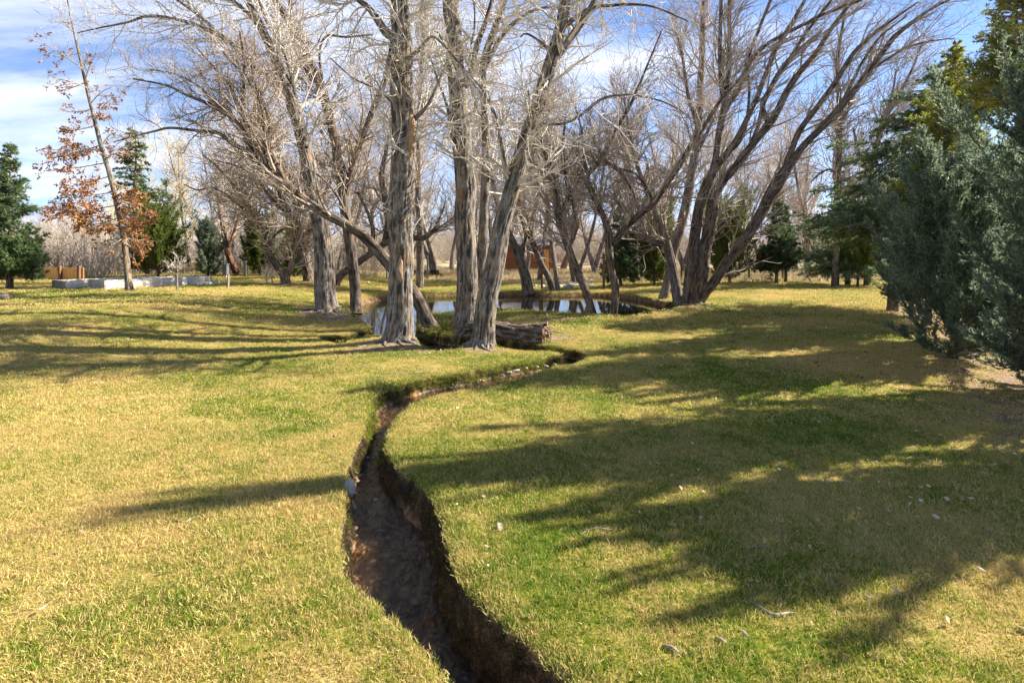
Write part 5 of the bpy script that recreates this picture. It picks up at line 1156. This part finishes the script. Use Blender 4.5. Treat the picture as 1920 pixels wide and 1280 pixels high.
def build_small():
    rock('rock', 'pale rounded rock resting on the left bank of the ditch', 'rock', (-1.185, 3.88, -0.03), (0.048, 0.052, 0.055), 'stone', 3)
    rock('rock', 'small pale pebble just below the rock on the left bank', 'rock', (-1.09, 3.55, -0.17), (0.016, 0.018, 0.014), 'stone', 5)
    rng = np.random.default_rng(600)
    bits = [('root_knot', 'gnarled grey root knot poking from the lawn, the left of two at the bottom', 0.675, 2.26, 0.085, -0.6, 0.009), ('root_knot', 'gnarled grey root knot poking from the lawn, the right of two at the bottom', 0.905, 2.31, 0.07, -0.8, 0.008),
            ('stick', 'smooth pale surface root lying diagonally in the grass at the lower right', 1.22, 2.50, 0.19, -0.45, 0.007), ('stick', 'thin curved pale twig in the shade right of the ditch', 0.10, 3.95, 0.20, 1.0, 0.0025),
            ('stick', 'thin bent twig in the sun below the shade right of the ditch', 0.50, 3.22, 0.22, 0.25, 0.0025), ('stick', 'long thin pale stick on the lawn before the stoutest cottonwood', -1.35, 7.4, 0.72, 0.1, 0.009),
            ('stick', 'thin twig lying in green grass near the right edge of the shade', 1.40, 3.05, 0.13, 0.1, 0.0025), ('stick', 'small twig on the lawn left of the ditch', -2.05, 3.35, 0.12, 0.5, 0.003),
            ('stick', 'curved pale root bedded in the ditch bank below the long stick', -1.18, 6.62, 0.24, 0.3, 0.014), ('stick', 'straight pale root above the curved one on the ditch bank', -0.98, 6.78, 0.14, 0.9, 0.010)]
    for nm, lab, x, y, L, a, r in bits:
        z = float(ground_z([x], [y])[0]) + 0.004 + r * 0.3; m = 9; k = np.linspace(-0.5, 0.5, m); wv = rng.normal(0, 0.05, 2)
        p = np.stack([x + L * k * math.cos(a) - wv[0] * L * np.cos(k * 6) * 2 * math.sin(a), y + L * k * math.sin(a) + wv[0] * L * np.cos(k * 6) * 2 * math.cos(a), z + 0.006 * np.cos(k * 3) - (0.02 * np.abs(k) if 'knot' in nm else 0)], 1)
        rr_ = r * (1 - 0.75 * np.abs(k * 2) ** 2) + 0.0006; off = np.array([x, y, z - 0.01]); b = Bag(); bark_tube(b, p - off, rr_, 610 + int(L * 100), S=14, ds=L / 24, amp=2.5 if 'knot' in nm else 0.8); o = b.obj(nm, M['root'], None, True); o.location = off; tag(o, lab, 'root' if 'root' in lab else 'stick')
    # curled dead leaves
    for lab, x, y, s, dz, a in (('curled whitish dead leaf on the lawn edge right of the ditch', -0.075, 3.24, 0.028, 0.02, 0.4), ('crumpled pale leaf caught on the right ditch wall', -0.155, 2.48, 0.020, None, 1.0), ('pale leaf caught on the right ditch wall, the upper one', -0.235, 2.56, 0.014, None, 2.0), ('small curled leaf in the shade on the right lawn', 0.62, 3.9, 0.018, 0.02, 1.4)):
        n = 12; u, v = np.meshgrid(np.linspace(-1, 1, n), np.linspace(-1, 1, n)); wd = np.sqrt(np.clip(1 - (v * 0.95) ** 2, 0, 1)) * 0.6 * (1 + 0.12 * np.sin(v * 14)); X = u * wd; Z = 0.55 * X ** 2 + 0.25 * np.sin(v * 3 + a) * 0.5 + 0.1 * vnoise(np.stack([u * 3, v * 3, u * 0 + a], -1), 3)
        z = float(ground_z([x], [y])[0]) + (dz or 0.03); co = np.stack([X, v, Z], -1).reshape(-1, 3) * s; i = np.arange(n - 1)[:, None] * n; j = np.arange(n - 1)[None]; f = np.stack(np.broadcast_arrays(i + j, i + j + 1, i + n + j + 1, i + n + j), -1).reshape(-1, 4)
        o = mesh('dead_leaf', co, f, M['root'], None, True); o.location = (x, y, z); o.rotation_euler = (0.5, 0.3, a); md = o.modifiers.new('thick', 'SOLIDIFY'); md.thickness = 0.0008; tag(o, lab, 'leaf')
    # exposed stones and roots along the lip of the ditch near the log
    names = ['first', 'second', 'third', 'fourth', 'fifth', 'sixth', 'seventh']
    for k, (px, py) in enumerate(((942, 697), (955, 691), (968, 688), (986, 684), (1008, 681), (1024, 680), (1040, 677))):
        x, y = g(px, py); rock('bank_stone', 'pale stone in the ditch lip before the log, %s from the left' % names[k], 'stone', (x, y + 0.02, -0.055), (0.035 + 0.018 * (k % 3), 0.020 + 0.006 * (k % 2), 0.016), 'root', 20 + k, 'pale stones in the ditch lip', 3, 0.4 * k)
    for k, (px, py, s) in enumerate(((1030, 541, .16), (1050, 538, .13), (1066, 541, .2), (1078, 537, .15), (1092, 541, .12), (690, 541, .12))):
        y = EYE * F / (py - HY); x = (px - CX) / F * y; rock('bank_stone', 'grey stone on the far pond bank, %s from the left' % (['second', 'third', 'fourth', 'fifth', 'sixth', 'first'][k]), 'stone', (x, y, zat(x, y) + s * .3), (s * 1.3, s, s * .6), 'stone', 40 + k, 'stones on the far pond bank', 3, k)
    o = rock('tree_stump', 'small pale cut stump at the left edge of the lawn', 'stump', (-12.95, 13.6, zat(-12.95, 13.6) + .05), (0.13, 0.12, 0.10), 'root', 55, None, 3)
    # stones of the stream bed and pale rubble beyond the pond
    b = Bag(); n = 700; y = rng.uniform(1.6, 8.5, n * 5); x = rng.uniform(-2.2, 1.2, n * 5); sd = sdist(x, y); k = sd > 0.06; x, y = x[k][:n], y[k][:n]; z = ground_z(x, y)
    import bmesh
    bm = bmesh.new(); bmesh.ops.create_icosphere(bm, subdivisions=2, radius=1); bm.verts.ensure_lookup_table(); vc = np.array([v.co[:] for v in bm.verts]); fc = np.array([[v.index for v in f.verts] for f in bm.faces]); bm.free()
    def pebbles(name, x, y, z, s, m, flat=0.5):
        b = Bag()
        for q in range(len(x)):
            w = vc * (1 + 0.28 * vnoise(vc * 1.3 + q * 3.1, 9))[:, None] * s[q] * np.array([1.2, 1, flat]); a = q * 2.4; w = w @ np.array([[math.cos(a), math.sin(a), 0], [-math.sin(a), math.cos(a), 0], [0, 0, 1]]); b.add(w + [x[q], y[q], z[q]], fc)
        tag(b.obj(name, M[m], None, True), kind='stuff')
    pebbles('stream_gravel', x, y, z, rng.uniform(0.008, 0.034, len(x)), 'wetstone')
    px = rng.uniform(1000, 1110, 90); D = rng.uniform(25, 33, 90); x = (px - CX) / F * D; pebbles('rubble', x, D, gz(x, D) + .03, rng.uniform(0.05, 0.17, 90), 'stone', 0.6)


build_beds(); build_fences(); build_shed(); build_log(); build_tuft(); build_small()


def build_haze():
    m, t = mat('haze_air')
    v = t.new('ShaderNodeVolumePrincipled', {'Color': (0.70, 0.80, 1.0, 1), 'Density': 2e-5, 'Anisotropy': 0.3})
    t.l.new(v.outputs[0], t.new('ShaderNodeOutputMaterial').inputs['Volume'])
    co, f = box_co(-14500, 14500, -120, 9900, -6, 1000)
    tag(mesh('haze', co, f, m), kind='stuff')


build_haze()
